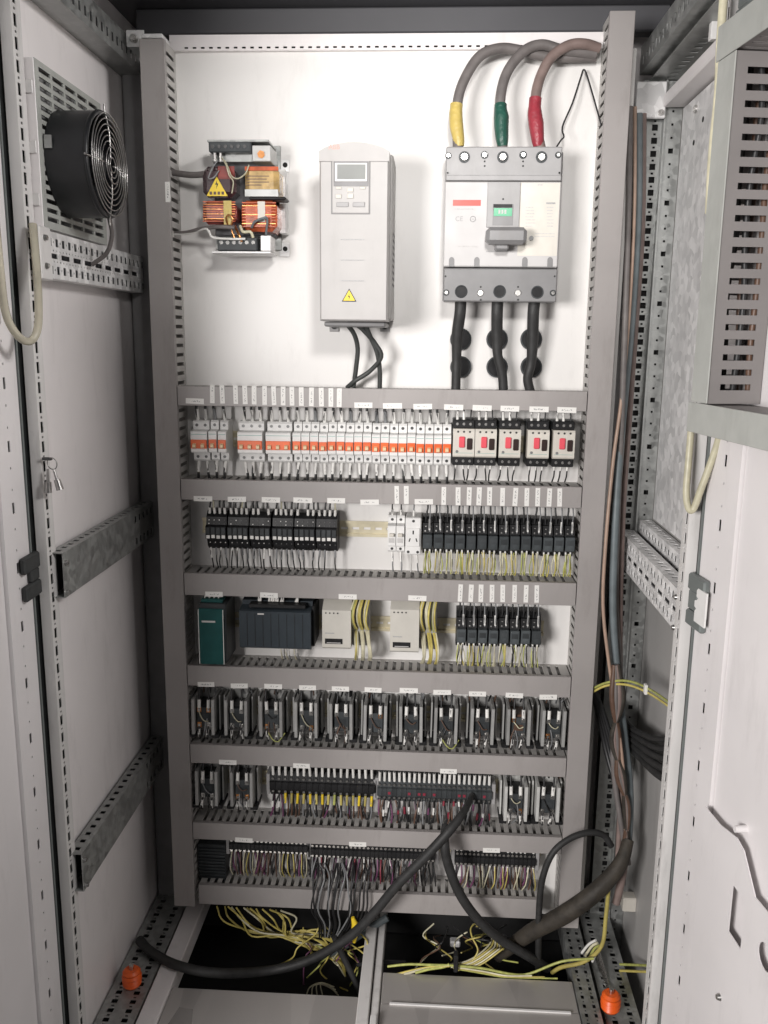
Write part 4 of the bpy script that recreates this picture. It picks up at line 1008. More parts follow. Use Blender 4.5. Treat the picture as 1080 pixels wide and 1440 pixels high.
for px in (653, 707, 761.5): scr(px, 221, .0075); part('screw_hub', MB().cyl(P(px, 223, -.1044), P(px, 223, -.1075), .0035, n=10), 'chrome_wire', t)
for px, py in ((681.5, 218), (735.5, 218)): scr(px, py, .0050)
for px, py in ((630.5, 219), (785, 218), (627.5, 411.5), (777.5, 412)): scr(px, py, .0042)
for px, py in ((675.5, 412), (728, 412)): scr(px, py, .0068, well=False)
for px, py in ((648.5, 410), (702.5, 410), (755.5, 411)):
    c = P(px, py, -.1001); part('terminal_hole', MB().cyl(c, c+Vector((0, -.0008, 0)), .0108, n=18), 'black_plastic', t); part('hole_rim', MB().torus(c+Vector((0, -.0009, 0)), (0, 1, 0), .0112, .0012, n=20, m=5), 'dark_plastic', t)
for px, py in ((681.5, 227), (681.5, 233.5), (735.5, 227), (735.5, 233.5), (629.5, 243), (786.5, 243), (626.5, 388.5), (780, 388.5), (676, 403.5), (728.5, 403.5), (676, 421.5), (728.5, 421.5), (707.5, 280)):
    y = -.1056 if px == 707.5 else -.1026 if 240 < py < 246 else -.1001
    c = P(px, py, y); part('rivet', MB().cyl(c, c+Vector((0, -.0006, 0)), .0018, n=8), 'black_plastic', t)

# power cables above the main breaker
def power_cable(pts, shr, mcol, scol, lab, part_pts):
    w = [P(*q) for q in pts]
    o = single('power_cable', MB().tube(w, .0098, n=14, sub=6), mcol, lab, 'cable', 'thick cables rising from the main breaker', w[0])
    q = [P(*z_[:3]) for z_ in part_pts]
    part('shrink_sleeve', MB().tube(q, [z_[3]*.74 for z_ in part_pts], n=14, sub=4), scol, o)
    return o
power_cable([(644, 212, -.080), (643, 180, -.075), (644, 140, -.068), (655, 108, -.060), (676, 78, -.050), (705, 68, -.042), (735, 72, -.036), (775, 80, -.030), (838, 80, -.025)], 0, 'cable_grey', 'shrink_yellow', 'left thick cable with a yellow sleeve, rising from the main breaker',
            [(646, 206, -.080, .0125), (645, 196, -.080, .0150), (642, 178, -.076, .0178), (641, 160, -.073, .0172), (641.5, 152, -.071, .0164), (642, 147, -.070, .0168)])
power_cable([(707, 212, -.080), (704, 180, -.075), (704, 135, -.068), (714, 100, -.058), (737, 72, -.050), (762, 63, -.045), (790, 70, -.040), (838, 76, -.032)], 0, 'cable_grey', 'shrink_green', 'middle thick cable with a dark green sleeve, rising from the main breaker',
            [(707, 206, -.080, .0130), (706, 195, -.080, .0165), (705, 178, -.076, .0185), (705, 165, -.074, .0195), (704, 155, -.072, .0165), (704, 147, -.070, .0158)])
power_cable([(761, 212, -.080), (755, 180, -.075), (753, 140, -.068), (760, 108, -.060), (776, 80, -.054), (800, 64, -.050), (822, 62, -.046), (842, 68, -.036)], 0, 'cable_mauve', 'shrink_red', 'right thick cable with a red sleeve, rising from the main breaker',
            [(757, 206, -.080, .0130), (756, 195, -.080, .0165), (754, 175, -.076, .0195), (752, 160, -.073, .0185), (752, 150, -.071, .0160), (753, 138, -.069, .0160)])
single('thin_wire', MB().tube([P(*q) for q in ((783, 206, -.07), (789, 197, -.06), (793, 192, -.05), (791, 178, -.04), (805, 145, -.03), (817, 108, -.02), (821, 98, -.018), (826, 108, -.02), (836, 142, -.03), (846, 178, -.04))], .0017, n=6, sub=4), 'wire_black', 'thin black wire in a peak between the main breaker and the right duct', 'wire')
# grommets and lower cables
for r_, (py, lb) in enumerate(((477, 'upper'), (516, 'lower'))):
    for c_, (px, l2) in enumerate(((648, 'left'), (699, 'middle'), (747, 'right'))):
        c = P(px, py, -.003)
        g = thing('cable_grommet', f'{lb} black round grommet behind the {l2} cable under the main breaker', 'grommet', c, 'round black grommets below the main breaker')
        part('disc', MB().cyl(c+Vector((0, .002, 0)), c+Vector((0, -.005, 0)), .0225, .0215, n=24), 'black_plastic', g)
        part('rim', MB().torus(c+Vector((0, -.005, 0)), (0, 1, 0), .0205, .0018, n=28, m=6), 'dark_plastic', g)
for pts, l2 in (([(648, 420, -.070), (647, 440, -.072), (643, 470, -.060), (642, 505, -.050), (641, 548, -.046)], 'left'),
                ([(700, 420, -.070), (699, 440, -.072), (699, 470, -.060), (700, 500, -.054), (706, 525, -.050), (708, 548, -.046)], 'middle'),
                ([(752, 420, -.070), (750, 440, -.072), (749, 475, -.060), (747, 510, -.052), (742, 532, -.050), (746, 552, -.046)], 'right')):
    w = [P(*q) for q in pts]
    single('power_cable', MB().tube(w, [.0118]*3+[.0098]*(len(w)-3), n=12, sub=5), 'cable_rubber', f'{l2} black cable running down from the main breaker into the duct', 'cable', 'black cables below the main breaker', w[0])

# ================================================================== transformer
T0 = P(283, 233, -.1)
t = thing('transformer', 'open transformer with red and yellow taped coils and warning triangle', 'transformer', P(340, 358, -.01))
def tpx(px0, py0, px1, py1, y0, y1, bev=.002):
    p = P(px0, py0, y1); q = P(px1, py1, y1); return MB().box(p.x, q.x, y1, y0, q.z, p.z, bev)
part('back_bracket', tpx(300, 205, 396, 352, -.002, -.008, .001), 'galv_rail', t)
part('side_bracket', tpx(392, 238, 402, 328, -.004, -.040, .001), 'galvanised', t)
for py0, py1 in ((224, 242), (341, 361)):
    part('foot_tab', tpx(393, py0, 407, py1, -.001, -.0035, .0008), 'galvanised', t)
    c = P(401, (py0+py1)/2-1, -.0036); part('foot_hole', MB().cyl(c, c+Vector((0, -.0006, 0)), .0050, n=12), 'hole_dark', t)
part('core', tpx(300, 226, 386, 332, -.009, -.055, .002), 'roof_paint', t)
part('core_yoke', tpx(298, 213, 382, 228, -.009, -.078, .001), 'galv_rail', t)
part('coil', tpx(283, 233, 331, 277, -.020, -.100, .010), 'transformer_tape_dark', t)
part('coil', tpx(343, 233, 392, 276, -.020, -.098, .010), 'transformer_label', t)
part('coil', tpx(283, 281, 332, 315, -.020, -.100, .010), 'transformer_tape_maroon', t)
part('coil', tpx(338, 281, 389, 325, -.020, -.098, .010), 'transformer_tape_red', t)
part('coil_band', tpx(306, 233.5, 330, 252, -.1002, -.1012, .0004), 'transformer_tape_maroon', t)
for i in range(9):
    part('winding', tpx(285, 283+i*3.4, 331, 284.6+i*3.4, -.0995, -.1012, .0005), 'copper' if i % 2 else 'transformer_tape_red', t)
    part('winding', tpx(340, 284+i*4.2, 388, 286+i*4.2, -.0975, -.0992, .0005), 'copper' if i % 3 == 1 else 'transformer_tape_red', t)
part('coil_band', tpx(344, 266, 391.5, 276.5, -.0982, -.0992, .0004), 'galv_rail', t)
part('coil_band', tpx(344, 234, 391.5, 240, -.0982, -.0992, .0004), 'transformer_tape_red', t)
for i in range(4): part('print', tpx(346, 247+i*4.2, 372+random.uniform(-6, 14), 248.2+i*4.2, -.0982, -.0985, 0), 'wire_brown', t)
part('coil_strap', tpx(350, 276.5, 402, 281, -.06, -.1, .002), 'black_plastic', t)
part('coil_flap', tpx(314, 282, 326, 316, -.1013, -.1024, .0004), 'shrink_yellow', t)  # flap made yellow, with the coil's glare put into its colour
part('coil_flap', tpx(362, 283, 373, 312, -.0993, -.1004, .0004), 'cream_plastic', t)
tb = part('terminal_block', tpx(293, 198, 353, 214, -.03, -.100, .002), 'dark_plastic', t)
part('terminal_lid', tpx(291, 196.5, 378, 199.5, -.02, -.102, .0008), 'galv_rail', t)
for i in range(6): part('screw', MB().cyl(P(299+i*9, 206, -.1002), P(299+i*9, 206, -.1002)+Vector((0, -.002, 0)), .0035, n=8), 'dark_screw', t)
part('corner_bracket', tpx(354, 204, 381, 227, -.03, -.096, .0015), 'aluminium', t)
part('bracket_bolt', MB().cyl(P(367, 217, -.0962), P(367, 217, -.100), .0075, n=6, smooth=False), 'copper', t)
for px in (302, 310): part('terminal_lug', tpx(px-2.4, 213, px+2.4, 228, -.085, -.094, .0015), 'screw_steel', t)
lt_ = part('lower_terminals', tpx(305, 333, 362, 353, -.05, -.104, .002), 'dark_plastic', t)
part('terminal_lid', tpx(297, 353, 381, 356.5, -.04, -.106, .001), 'galvanised', t)
part('terminal_end', tpx(366, 331, 381, 353, -.05, -.100, .0015), 'galvanised', t)
for i in range(6): part('screw', MB().cyl(P(311+i*9, 341, -.1042), P(311+i*9, 341, -.1065), .0038, n=8), 'screw_steel', t)
def tl(pts, r, m, name='lead'): part(name, MB().tube([P(*q) for q in pts], r, n=7, sub=4), m, t)
tl([(312, 222, -.095), (318, 232, -.112), (322, 246, -.112), (328, 256, -.112), (326, 272, -.11)], .0014, 'wire_cream')
tl([(350, 232, -.102), (345, 244, -.108), (335, 251, -.112), (326, 248, -.112), (321, 236, -.108), (316, 226, -.10)], .0014, 'wire_cream')
tl([(308, 240, -.104), (300, 250, -.112), (293, 250, -.112), (300, 234, -.108), (306, 226, -.10)], .0013, 'wire_grey')
tl([(354, 320, -.102), (358, 312, -.110), (370, 307, -.112), (376, 308, -.108), (374, 330, -.10)], .0024, 'cable_blue_grey')
tl([(320, 316, -.102), (318, 306, -.110), (322, 302, -.112), (327, 308, -.112), (325, 320, -.108), (330, 335, -.106)], .0016, 'copper')
tl([(338, 318, -.102), (342, 326, -.112), (352, 326, -.112), (356, 334, -.108)], .0030, 'wire_cream')
tl([(330, 318, -.102), (336, 330, -.110), (340, 340, -.108)], .0026, 'copper')
c = P(305, 262, -.1014); h = .036
warn = MB().prism(tri(c.x, c.z, h), lambda p, q, w: (p, w, q), -.1014, -.1018); part('warning_sticker', warn, 'warning_yellow', t)
bz = h*.28; bolt = [(.10, .80), (-.32, -.10), (-.02, -.10), (-.14, -.95), (.30, .12), (0, .12)]
part('bolt_sign', MB().prism([(c.x+p*bz, c.z+.004+q*bz) for p, q in bolt], lambda p, q, w: (p, w, q), -.1019, -.1020), 'print_black', t)
for i in range(4): part('sticker_print', MB().box(c.x-.0145+i*.0078, c.x-.0095+i*.0078, -.1020, -.1019, c.z-h*.43, c.z-h*.27), 'wire_brown', t)
g = 'grey cables running from the left duct to the transformer'
single('transformer_cable', MB().tube([P(*q) for q in ((234, 241, -.045), (258, 245, -.06), (275, 246, -.075), (290, 244, -.088), (300, 238, -.096))], .0062, n=9, sub=5), 'cable_grey', 'upper dark grey cable running from the left duct to the transformer', 'cable', g)
single('transformer_cable', MB().tube([P(*q) for q in ((236, 329, -.045), (262, 327, -.065), (282, 322, -.09), (305, 319, -.108), (330, 320, -.112))], .0040, n=9, sub=5), 'cable_grey', 'lower straight grey cable running from the left duct to the transformer', 'cable', g)
single('transformer_cable', MB().tube([P(*q) for q in ((240, 330, -.05), (266, 328, -.07), (288, 322, -.10), (294, 326, -.108), (300, 334, -.110), (325, 336, -.112), (345, 336, -.110))], .0024, n=8, sub=5), 'wire_white', 'thin pale cable looping under the lower coils of the transformer', 'cable', g)

# ================================================================== filter fan on the left side panel
fy, fz = -.312, 1.826
t = thing('filter_fan', 'black round fan with a chrome guard on a pale louvred grille, left side panel', 'fan', (-.545, fy, 1.71))
gy0, gy1, gz0, gz1 = -.412, -.135, 1.712, 1.968
hs = []
for r_ in range(17):
    for c_ in range(5):
        hs.append((.014+c_*.051, .014+c_*.051+.043, .012+r_*.0142, .012+r_*.0142+.0072))
part('grille', MB().perf(gy1-gy0, gz1-gz0, hs, lambda u, v, w: (-.530-w, gy0+u, gz0+v), 0, .003), 'grille_grey', t)
part('grille_frame', MB().box(-.559, -.531, gy0-.001, gy0+.004, gz0, gz1, .001).box(-.559, -.531, gy1-.004, gy1, gz0, gz1, .001).box(-.559, -.5335, gy0+.004, gy1-.004, gz1-.004, gz1).box(-.559, -.5335, gy0+.004, gy1-.004, gz0, gz0+.004), 'panel_paint', t)
part('filter_mat', MB().box(-.556, -.545, gy0+.005, gy1-.005, gz0+.005, gz1-.005), 'mid_grey_plastic', t)
for z in (1.755, 1.835, 1.925): part('clip', MB().box(-.548, -.534, gy0-.004, gy0-.0012, z-.010, z+.010, .001), 'post_paint', t)
fb = MB().cyl((-.5295, fy, fz), (-.462, fy, fz), .086, n=40, caps=False); fb.cyl((-.5295, fy, fz), (-.466, fy, fz), .080, n=40, caps=False)
part('fan_housing', fb, 'fan_black', t)
part('housing_rim', MB().torus((-.462, fy, fz), (1, 0, 0), .083, .0045, n=44, m=8), 'fan_black', t)
part('hub', MB().cyl((-.52, fy, fz), (-.470, fy, fz), .030, .028, n=24), 'fan_black', t)
bl = MB()
for i in range(7):
    a0 = 2*math.pi*i/7; f4 = lambda r, a, x: (x, fy+r*math.cos(a), fz+r*math.sin(a))
    for s_ in (0, .002): bl.add([f4(.028, a0, -.515+s_), f4(.078, a0-.1, -.515+s_), f4(.078, a0+.55, -.480+s_), f4(.028, a0+.6, -.480+s_)], [(0, 1, 2, 3)])
part('blades', bl, 'fan_black', t)
gd = MB()
for i in range(9): gd.torus((-.452 + .004*(i < 3), fy, fz), (1, 0, 0), .012+i*.0088, .0011, n=36, m=5)
for an in (45, 135, 225, 315):
    q = lambda r: (-.4515 if r < .085 else -.458, fy+r*math.cos(R(an-45)), fz+r*math.sin(R(an-45)))
    gd.tube([q(.010), q(.05), q(.088), q(.098)], .0016, n=5, sub=2)
part('guard', gd, 'chrome_wire', t)
part('rating_sticker', MB().box(-.527, -.515, fy-.0895, fy-.0865, fz+.01, fz+.03), 'galv_rail', t)
part('supply_lead', MB().tube([(-.47, fy+.03, fz-.082), (-.472, fy+.045, fz-.11), (-.485, fy+.05, fz-.14), (-.515, fy+.055, fz-.16)], .004, n=7, sub=4), 'cable_grey', t)
c = PX(43, 93, -.552); single('panel_screw', MB().cyl(c, c+Vector((.012, 0, 0)), .006, .005, n=12), 'dark_screw', 'small dark screw head on the side panel just above the fan grille', 'screw')

# clear hose, keys
single('clear_hose', MB().tube([P(*q) for q in ((-8, 300, -.60), (0, 380, -.585), (8, 440, -.565), (24, 471, -.545), (42, 480, -.525), (53, 462, -.51), (54, 420, -.49), (51, 370, -.47), (46, 315, -.455))], .0062, n=9, sub=5), 'hose_clear', 'clear plastic hose hanging in a loop over the left front post', 'hose')
kc = P(72, 648, -.452)
t = thing('key_ring', 'bunch of small chrome keys hanging from the left front post', 'keys', kc)
part('ring', MB().torus(kc+Vector((.003, -.004, -.004)), (.3, 1, .1), .010, .0010, n=24, m=5), 'chrome_wire', t)
part('hook', MB().box(kc.x-.014, kc.x+.002, kc.y-.005, kc.y+.002, kc.z+.001, kc.z+.006, .001), 'dark_screw', t)
for dx, an, ln in ((-.004, .05, .036), (.006, -.25, .032)):
    top_ = kc+Vector((dx, -.006, -.013)); dn = Vector((-math.sin(an), 0, -math.cos(an)))
    kk = MB().tube([top_, top_+dn*.012, top_+dn*ln], [.0018, .0025, .0030], n=8, sub=2)
    kk.cyl(top_+dn*(ln-.014), top_+dn*(ln+.004), .0052, .0062, n=12)
    part('key', kk, 'chrome_wire', t)

# ================================================================== cables right of the mounting plate
g = 'long cables hanging in the gap right of the mounting plate'
def vcab(pts, r, m, lab, cat='cable', group=g, n=9, name='hanging_cable', sub=5):
    w = [P(*q) for q in pts]; return single(name, MB().tube(w, r, n=n, sub=sub), m, lab, cat, group, w[0])
vcab([(893, 150, -.02), (892, 300, -.03), (884, 450, -.05), (874, 560, -.06), (862, 650, -.07), (852, 760, -.09), (848, 850, -.10), (856, 930, -.11), (868, 1010, -.12), (877, 1090, -.13), (880, 1190, -.13)], .0036, 'cable_peach', 'peach-coloured thin cable bowing out furthest left in the right-hand gap')
vcab([(898, 160, .00), (897, 300, -.01), (888, 450, -.03), (878, 560, -.04), (870, 650, -.05), (864, 760, -.07), (862, 860, -.08), (868, 950, -.09), (880, 1050, -.10), (886, 1120, -.11), (883, 1200, -.12)], .0080, 'cable_blue_grey', 'thick blue-grey cable in the right-hand gap beside the peach cable')
vcab([(905, 160, .02), (903, 320, .01), (893, 470, .0), (884, 600, -.01), (876, 720, -.03), (872, 860, -.05), (872, 960, -.07), (874, 1060, -.09), (872, 1140, -.11), (868, 1220, -.12)], .0060, 'cable_mauve', 'mauve-brown cable behind the blue-grey one in the right-hand gap')
vcab([(886, 150, -.03), (884, 280, -.04), (880, 420, -.055), (876, 540, -.06), (872, 640, -.05), (868, 740, -.05), (866, 850, -.06), (872, 960, -.08), (862, 1060, -.10), (872, 1150, -.12), (884, 1215, -.12)], .0060, 'cable_grey', 'dark grey cable closest to the right vertical duct')
for i, (mm, lb) in enumerate((('wire_brown', 'brown'), ('cable_grey', 'grey'), ('cable_mauve', 'mauve'), ('cable_olive', 'olive'))):
    o_ = i*5-7
    vcab([(866+o_*.3, 935, -.112), (868+o_, 985, -.122), (866-o_*.7, 1040, -.122), (872+o_*.6, 1090, -.13), (881-o_*.3, 1135, -.13), (880+o_*.5, 1200, -.13)], .0060, mm, f'{lb} cable twisted into the bundle at the bottom of the right-hand gap')
for i in range(4):
    vcab([(832+i*2, 965+i*3, .0), (842+i*3, 1010, -.01), (852+i*4, 1055, -.02), (864+i*3, 1100, -.05)], .0055, 'wire_black', f'{ordn(i+1)} from the left of four black cables slanting behind the right duct edge', group='black cables slanting behind the right duct')
w = [P(830, 970, -.05), P(846, 962, -.08), P(862, 959, -.11)]
vcab([(832, 969, -.06), (850, 961, -.10), (872, 957, -.13), (893, 960, -.18), (918, 972, -.25), (946, 991, -.36)], .0026, 'wire_yellow_green', 'upper yellow-green earth wire crossing the right-hand gap', 'wire', 'earth wires crossing the right-hand gap', name='earth_wire')
vcab([(832, 974, -.06), (850, 965, -.10), (872, 962, -.13), (893, 966, -.18), (918, 978, -.25), (946, 997, -.36)], .0026, 'wire_yellow', 'lower yellow earth wire crossing the right-hand gap', 'wire', 'earth wires crossing the right-hand gap', name='earth_wire')
c = P(908, 969, -.225); single('cable_tie', MB().box(c.x-.003, c.x+.003, c.y-.006, c.y+.006, c.z-.010, c.z+.010, .001), 'sleeve_white', 'white tie round the two earth wires in the right-hand gap', 'cable tie')
# added black cables standing in for a shadowy area and dark band here
for i in range(5):
    vcab([(995, 1128-i*24, -.42), (930, 1092-i*13, -.26+i*.012), (903, 1068-i*9, -.14), (882, 1046-i*7, -.04), (868, 1030-i*10, .02)], .0085-.0006*i, 'cable_rubber', f'{ordn(i+1)} from the bottom of the added black cables standing in for shade on the right side panel', group='added black cables standing in for shade on the right side panel')
vcab([(1018, -10, -.48), (1013, 60, -.48), (1010, 130, -.48), (1004, 190, -.48), (1000, 240, -.47), (997, 300, -.46)], .0062, 'wire_cream', 'cream cord running down beside the upper right front post', 'cord', None, name='cord')
vcab([(973, 590, -.46), (969, 640, -.47), (965, 690, -.475), (968, 714, -.478), (975, 716, -.48), (985, 690, -.485), (998, 655, -.49), (1007, 630, -.495), (1012, 612, -.50)], .0056, 'wire_cream', 'pale yellow cord looping round the right front post below the door duct', 'cord', None, name='cord')

# ================================================================== floor of the cabinet
def insulator(px, py, lab):
    c = PZ(px, py+9, .163)
    t = thing('standoff_insulator', lab, 'insulator', c, 'orange ribbed insulators on the floor rails')
    m = MB(); z = 0; prof = [(z_*1.3, r_*1.28) for z_, r_ in [(0, .013), (.004, .0155), (.008, .013), (.011, .0165), (.015, .0135), (.018, .0165), (.022, .0135), (.026, .0150), (.030, .011)]]
    for (z0, r0), (z1, r1) in zip(prof[:-1], prof[1:]): m.cyl(c+Vector((0, 0, z0)), c+Vector((0, 0, z1)), r0, r1, n=18, caps=(z1 > .038))
    part('ribbed_body', m, 'insulator_orange', t)
    part('stud', MB().cyl(c+Vector((0, 0, .039)), c+Vector((0, 0, .050)), .005, n=8), 'screw_steel', t)
insulator(186, 1376, 'orange ribbed insulator on the left floor rail')
insulator(858, 1410, 'orange ribbed insulator on the right floor rail')
single('copper_busbar', MB().tube([P(*q) for q in ((838, 1335, -.08), (846, 1362, -.12), (853, 1388, -.17), (857, 1402, -.215))], .009, n=6, sub=2, flat=.3), 'screw_steel', 'short shiny metal strip leading to the right orange insulator', 'metal strip')

g = 'thick black cables lying over the lower rows'
w = [P(*q) for q in ((664, 1118, -.06), (652, 1142, -.12), (632, 1168, -.15), (600, 1203, -.16), (560, 1243, -.16), (522, 1288, -.15), (485, 1322, -.14), (430, 1352, -.13), (370, 1366, -.14))]+[PZ(300, 1368, .172), PZ(248, 1357, .178), PZ(212, 1338, .176), PZ(196, 1322, .174)]
single('hanging_cable', MB().tube(w, [.006, .0085]+[.0105]*11, n=12, sub=5), 'cable_rubber', 'thick black cable slanting down left from the fifth row across the floor opening', 'cable', g, w[0])
vcab([(626, 1160, -.12), (625, 1185, -.15), (630, 1215, -.155), (646, 1256, -.155), (672, 1293, -.15), (705, 1322, -.14), (742, 1344, -.13), (770, 1362, -.10)], [.008]+[.0105]*7, 'cable_rubber', 'thick black cable curving down right over the lowest ducts', group=g, n=12)
vcab([(757, 1392, -.10), (757, 1340, -.12), (758, 1280, -.14), (763, 1235, -.15), (777, 1200, -.15), (800, 1180, -.14), (826, 1171, -.13), (848, 1174, -.12), (860, 1190, -.12)], .0070, 'cable_rubber', 'black cable arching up over the right end of the lowest duct', group=g, n=12)
vcab([(884, 1180, -.13), (872, 1215, -.15), (840, 1252, -.16), (795, 1285, -.15), (745, 1312, -.12), (700, 1345, -.08)], [.012, .016, .019, .020, .018, .014], 'cable_olive', 'very thick dark olive sheath bending from the right gap down to the floor', group=g, n=14)
vcab([(858, 1225, -.15), (852, 1290, -.16), (846, 1330, -.16), (822, 1352, -.15), (790, 1360, -.13), (776, 1368, -.12)], .0045, 'wire_yellow', 'ochre wire dropping beside the olive sheath to the right floor rail', 'wire', None, name='wire')
vcab([(880, 1190, -.13), (876, 1225, -.13), (870, 1255, -.13), (866, 1270, -.13)], .009, 'cable_mauve', 'pinkish cable stub under the right-hand gap', 'cable', None)
vcab([(470, 1318, -.12), (482, 1345, -.12), (497, 1375, -.13), (508, 1400, -.14)], .007, 'cable_rubber', 'short black cable dropping into the left floor opening', group=g)
vcab([(545, 1290, -.02), (510, 1312, -.03), (470, 1338, -.04), (420, 1352, -.03), (395, 1360, .0)], .0090, 'cable_blue_grey', 'dark blue-grey cable lying behind the slanting black cable', group=g)

# yellow wires over the right floor plate
g = 'yellow-green earth wires over the right floor opening'
def ywire(pts, r, m, lab): vcab(pts, r, m, lab, 'wire', g, n=6, name='earth_wire')
ywire([(545, 1359, -.16), (575, 1356, -.16), (610, 1357, -.16), (640, 1358, -.16), (680, 1362, -.16), (720, 1370, -.16), (745, 1369, -.16), (790, 1352, -.17), (835, 1348, -.17)], .0028, 'wire_yellow_green', 'longest yellow-green wire running right along the floor plate edge')
for i in range(6):
    x0 = 655+i*8; top_ = 1300+i*4
    ywire([(628+i*3, 1357+i*1.5, -.15), (655+i*4, 1352+i, -.15), (676+i*6, 1340-i, -.14), (690+i*3.2, 1325+i*2, -.12), (690+i*2, 1310+i*2, -.10), (x0+16, top_, -.08), (665+i*5, 1300+i*2.5, -.06)], .0019, 'wire_yellow' if i % 2 else 'wire_cream', f'{ordn(i+1)} looped yellow wire from the left in the bunch right of the floor divider')
ywire([(664, 1352, -.15), (672, 1336, -.14), (664, 1318, -.12), (662, 1306, -.10), (668, 1299, -.08), (674, 1300, -.06)], .0019, 'wire_yellow', 'leftmost yellow wire loop standing up from the tied bunch')
for i in range(3):
    ywire([(552+i*16, 1372-i*2, -.17), (575+i*14, 1366-i*1.5, -.165), (605+i*9, 1360, -.16), (632, 1358-i, -.16)], .0030, ('wire_yellow', 'wire_cream', 'wire_yellow_green')[i], f'{ordn(i+1)} from the left of the short yellow wire tails ending at the floor plate')
for i in range(3):
    ywire([(640, 1360+i, -.16), (680, 1366+i*1.5, -.16), (712, 1372+i, -.165), (748+i*18, 1372+i*2, -.165)], .0019, ('wire_cream', 'wire_yellow', 'wire_yellow_green')[i], f'{ordn(i+1)} from the back of the thin yellow wires lying right of the black tie')
c = P(641, 1352, -.165); single('cable_tie', MB().box(c.x-.005, c.x+.005, c.y-.009, c.y+.012, c.z-.022, c.z+.020, .002), 'black_plastic', 'black tie binding the bunch of yellow wires over the floor plate', 'cable tie')
for i in range(2):
    ywire([(872, 1356+i*9, -.12), (895, 1357+i*9, -.16), (920, 1358+i*9, -.22)], .0030, ('wire_yellow_green', 'wire_yellow')[i], ('upper' if i == 0 else 'lower')+' of two yellow wires crossing the right outer floor rail')
for i in range(4):
    vcab([(818+i*5, 1340+i*4, -.13), (828+i*4, 1328+i*3, -.14), (838+i*2, 1322+i*4, -.15)], .0030, ('wire_white', 'wire_cream', 'wire_yellow_green', 'sleeve_white')[i], f'{ordn(i+1)} from the left of the short pale wire ends at the right floor rail', 'wire', 'short pale wire ends at the right floor rail', n=6, name='wire_end')
# yellow bundle hanging under the left of the lowest duct
for i in range(14):
    vcab([(306+i*7+random.uniform(-4, 4), 1274+i*.5, -.03), (320+i*7+random.uniform(-8, 8), 1292+random.uniform(-3, 5), -.05), (352+i*5+random.uniform(-8, 8), 1308+i*.6+random.uniform(-6, 8), -.04+random.uniform(-.02, .02)), (392+i*3.5+random.uniform(-8, 8), 1322-i*1.2+random.uniform(-6, 8), -.05), (428+i*2.6, 1330-i*1.5+(i % 3)*3, -.05), (462+i*1.5, 1330+(i % 5)*5, -.04), (486, 1350+(i % 4)*8, -.02)], .0022, random.choice(['wire_yellow', 'wire_cream', 'wire_yellow']), f'{ordn(i+1)} from the left of the yellow wires sagging under the lowest duct', 'wire', 'yellow wires sagging under the lowest duct', n=6, name='wire')
# black and grey wires spilling over the lowest duct cover
for i in range(16):
    x = 440+i*5.2+random.uniform(-1.5, 1.5); b2 = random.uniform(-9, 9)
    vcab([(x+random.uniform(-6, 10), 1214, -.058), (x+2, 1232, -.085), (x+b2*.5, 1255, -.100), (x+b2, 1280, -.098), (x*.75+118+b2*.3, 1300, -.08), (x*.5+230, 1318, -.06)], .0020, random.choice(['wire_black', 'wire_black', 'wire_grey', 'wire_black']), f'{ordn(i+1)} from the left of the dark wires spilling over the lowest duct cover', 'wire', 'dark wires spilling over the lowest duct cover', n=6, name='wire', sub=4)
vcab([(496, 1290, -.10), (500, 1305, -.10), (498, 1325, -.10)], [.004, .010, .004], 'warning_yellow', 'yellow tag hanging under the lowest duct near the floor divider', 'tag', None, name='tag', n=8)
for i in range(4):
    vcab([(430+i*8, 1402, -.10), (436+i*5, 1388-i*2, -.10), (452+i*5, 1382+i*3, -.09), (470+i*2, 1388+i*4, -.09)], .0016, 'wire_cream', f'{ordn(i+1)} of the thin pale wire curls in the left floor opening', 'wire', 'thin pale wire curls in the left floor opening', n=5, name='wire')
for i in range(3):
    vcab([(502, 1356+i, -.10), (520, 1353+i*1.5, -.115), (545, 1351+i*2, -.11), (570, 1352+i*2, -.09)][:4], .0024, 'wire_black', f'{ordn(i+1)} from the top of the black wires crossing the floor divider', 'wire', 'black wires crossing the floor divider', n=6, name='wire')
c = P(640, 1325, -.02); single('terminal_lug', MB().box(c.x-.012, c.x+.012, c.y-.01, c.y+.01, c.z-.008, c.z+.008, .003), 'galvanised', 'small pale metal lug in the dark right floor opening', 'lug')
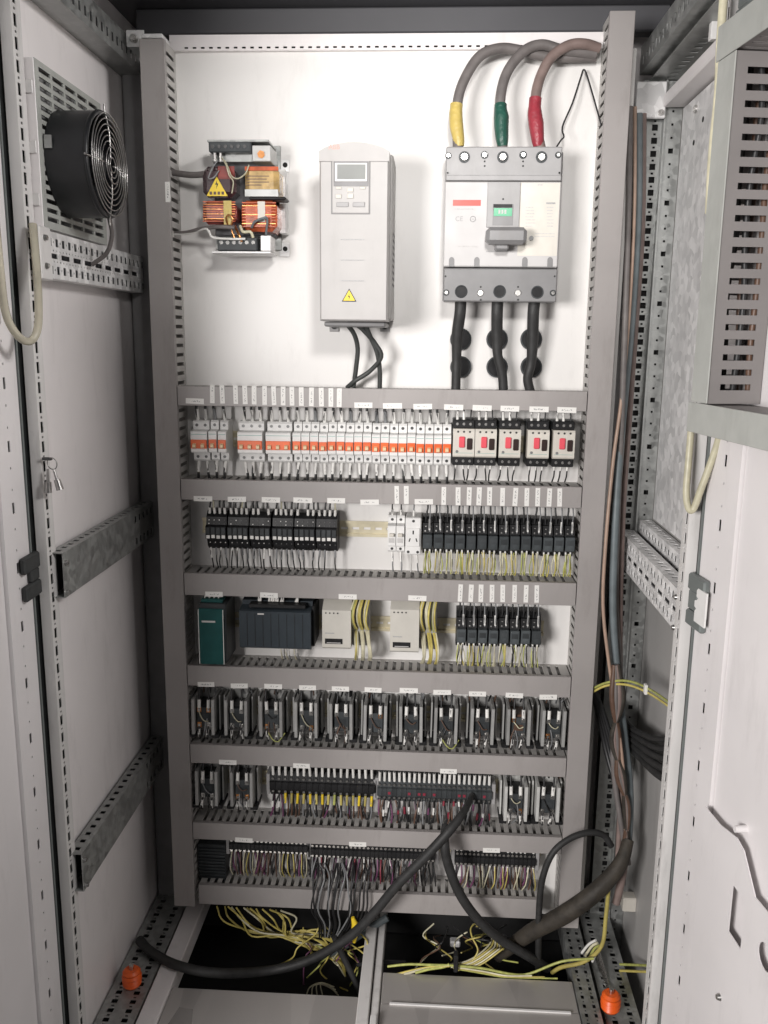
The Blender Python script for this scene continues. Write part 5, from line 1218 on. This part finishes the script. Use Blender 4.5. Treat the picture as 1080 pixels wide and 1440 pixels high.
# pieces on the right floor
c = P(884, 1268, -.02); single('junction_block', MB().box(c.x-.016, c.x+.016, c.y-.015, c.y+.015, c.z-.018, c.z+.018, .003), 'cream_plastic', 'small cream block at the back of the right floor rail', 'block')
c = P(740, 1352, -.15)

# loose small wires in the floor openings
coln = {'wire_yellow': 'yellow', 'wire_cream': 'cream', 'wire_black': 'black', 'wire_yellow_green': 'yellow-green', 'wire_grey': 'grey', 'wire_purple': 'purple', 'wire_brown': 'brown'}
gw = 'loose thin wires in the left floor opening'
for i in range(12):
    x0 = 420+i*7.2+random.uniform(-2, 2); y0 = random.uniform(1296, 1330)
    pts = [(x0, y0, -.05+random.uniform(-.03, .03))]
    for k_ in range(4): pts.append((pts[-1][0]+random.uniform(-28, 26), pts[-1][1]+random.uniform(4, 24), -.06+random.uniform(-.05, .03)))
    mm = random.choice(['wire_yellow', 'wire_cream', 'wire_black', 'wire_yellow_green', 'wire_grey', 'wire_purple'])
    vcab(pts, .0019, mm, f'loose thin {coln[mm]} wire, {ordn(i+1)} from the left in the left floor opening tangle', 'wire', gw, n=5, name='wire')
gw = 'loose thin wires in the right floor opening'
for i in range(12):
    x0 = 600+i*10+random.uniform(-3, 3); y0 = random.uniform(1296, 1318)
    pts = [(x0, y0, -.04+random.uniform(-.03, .03))]
    for k_ in range(4): pts.append((pts[-1][0]+random.uniform(-30, 30), pts[-1][1]+random.uniform(4, 18), -.08+random.uniform(-.05, .03)))
    mm = random.choice(['wire_yellow', 'wire_yellow', 'wire_cream', 'wire_yellow_green', 'wire_black', 'wire_brown'])
    vcab(pts, .0019, mm, f'loose thin {coln[mm]} wire, {ordn(i+1)} from the left behind the tied yellow bunch', 'wire', gw, n=5, name='wire')

# slotted dark module at the left end of the lowest device row
a = P(277, 1188, -.05); b = P(318, 1242, -.05)
t = thing('vented_module', 'dark grey finely slotted module at the left end of the lowest device row', 'module', ((a.x+b.x)/2, 0, b.z))
part('body', MB().box(a.x, b.x, -.046, -.004, b.z, a.z, .001), 'dark_plastic', t)
for i in range(11): part('slat', MB().box(a.x+.002, b.x-.002, -.050, -.0462, b.z+.003+i*(a.z-b.z-.006)/11, b.z+.005+i*(a.z-b.z-.006)/11), 'dark_plastic', t)
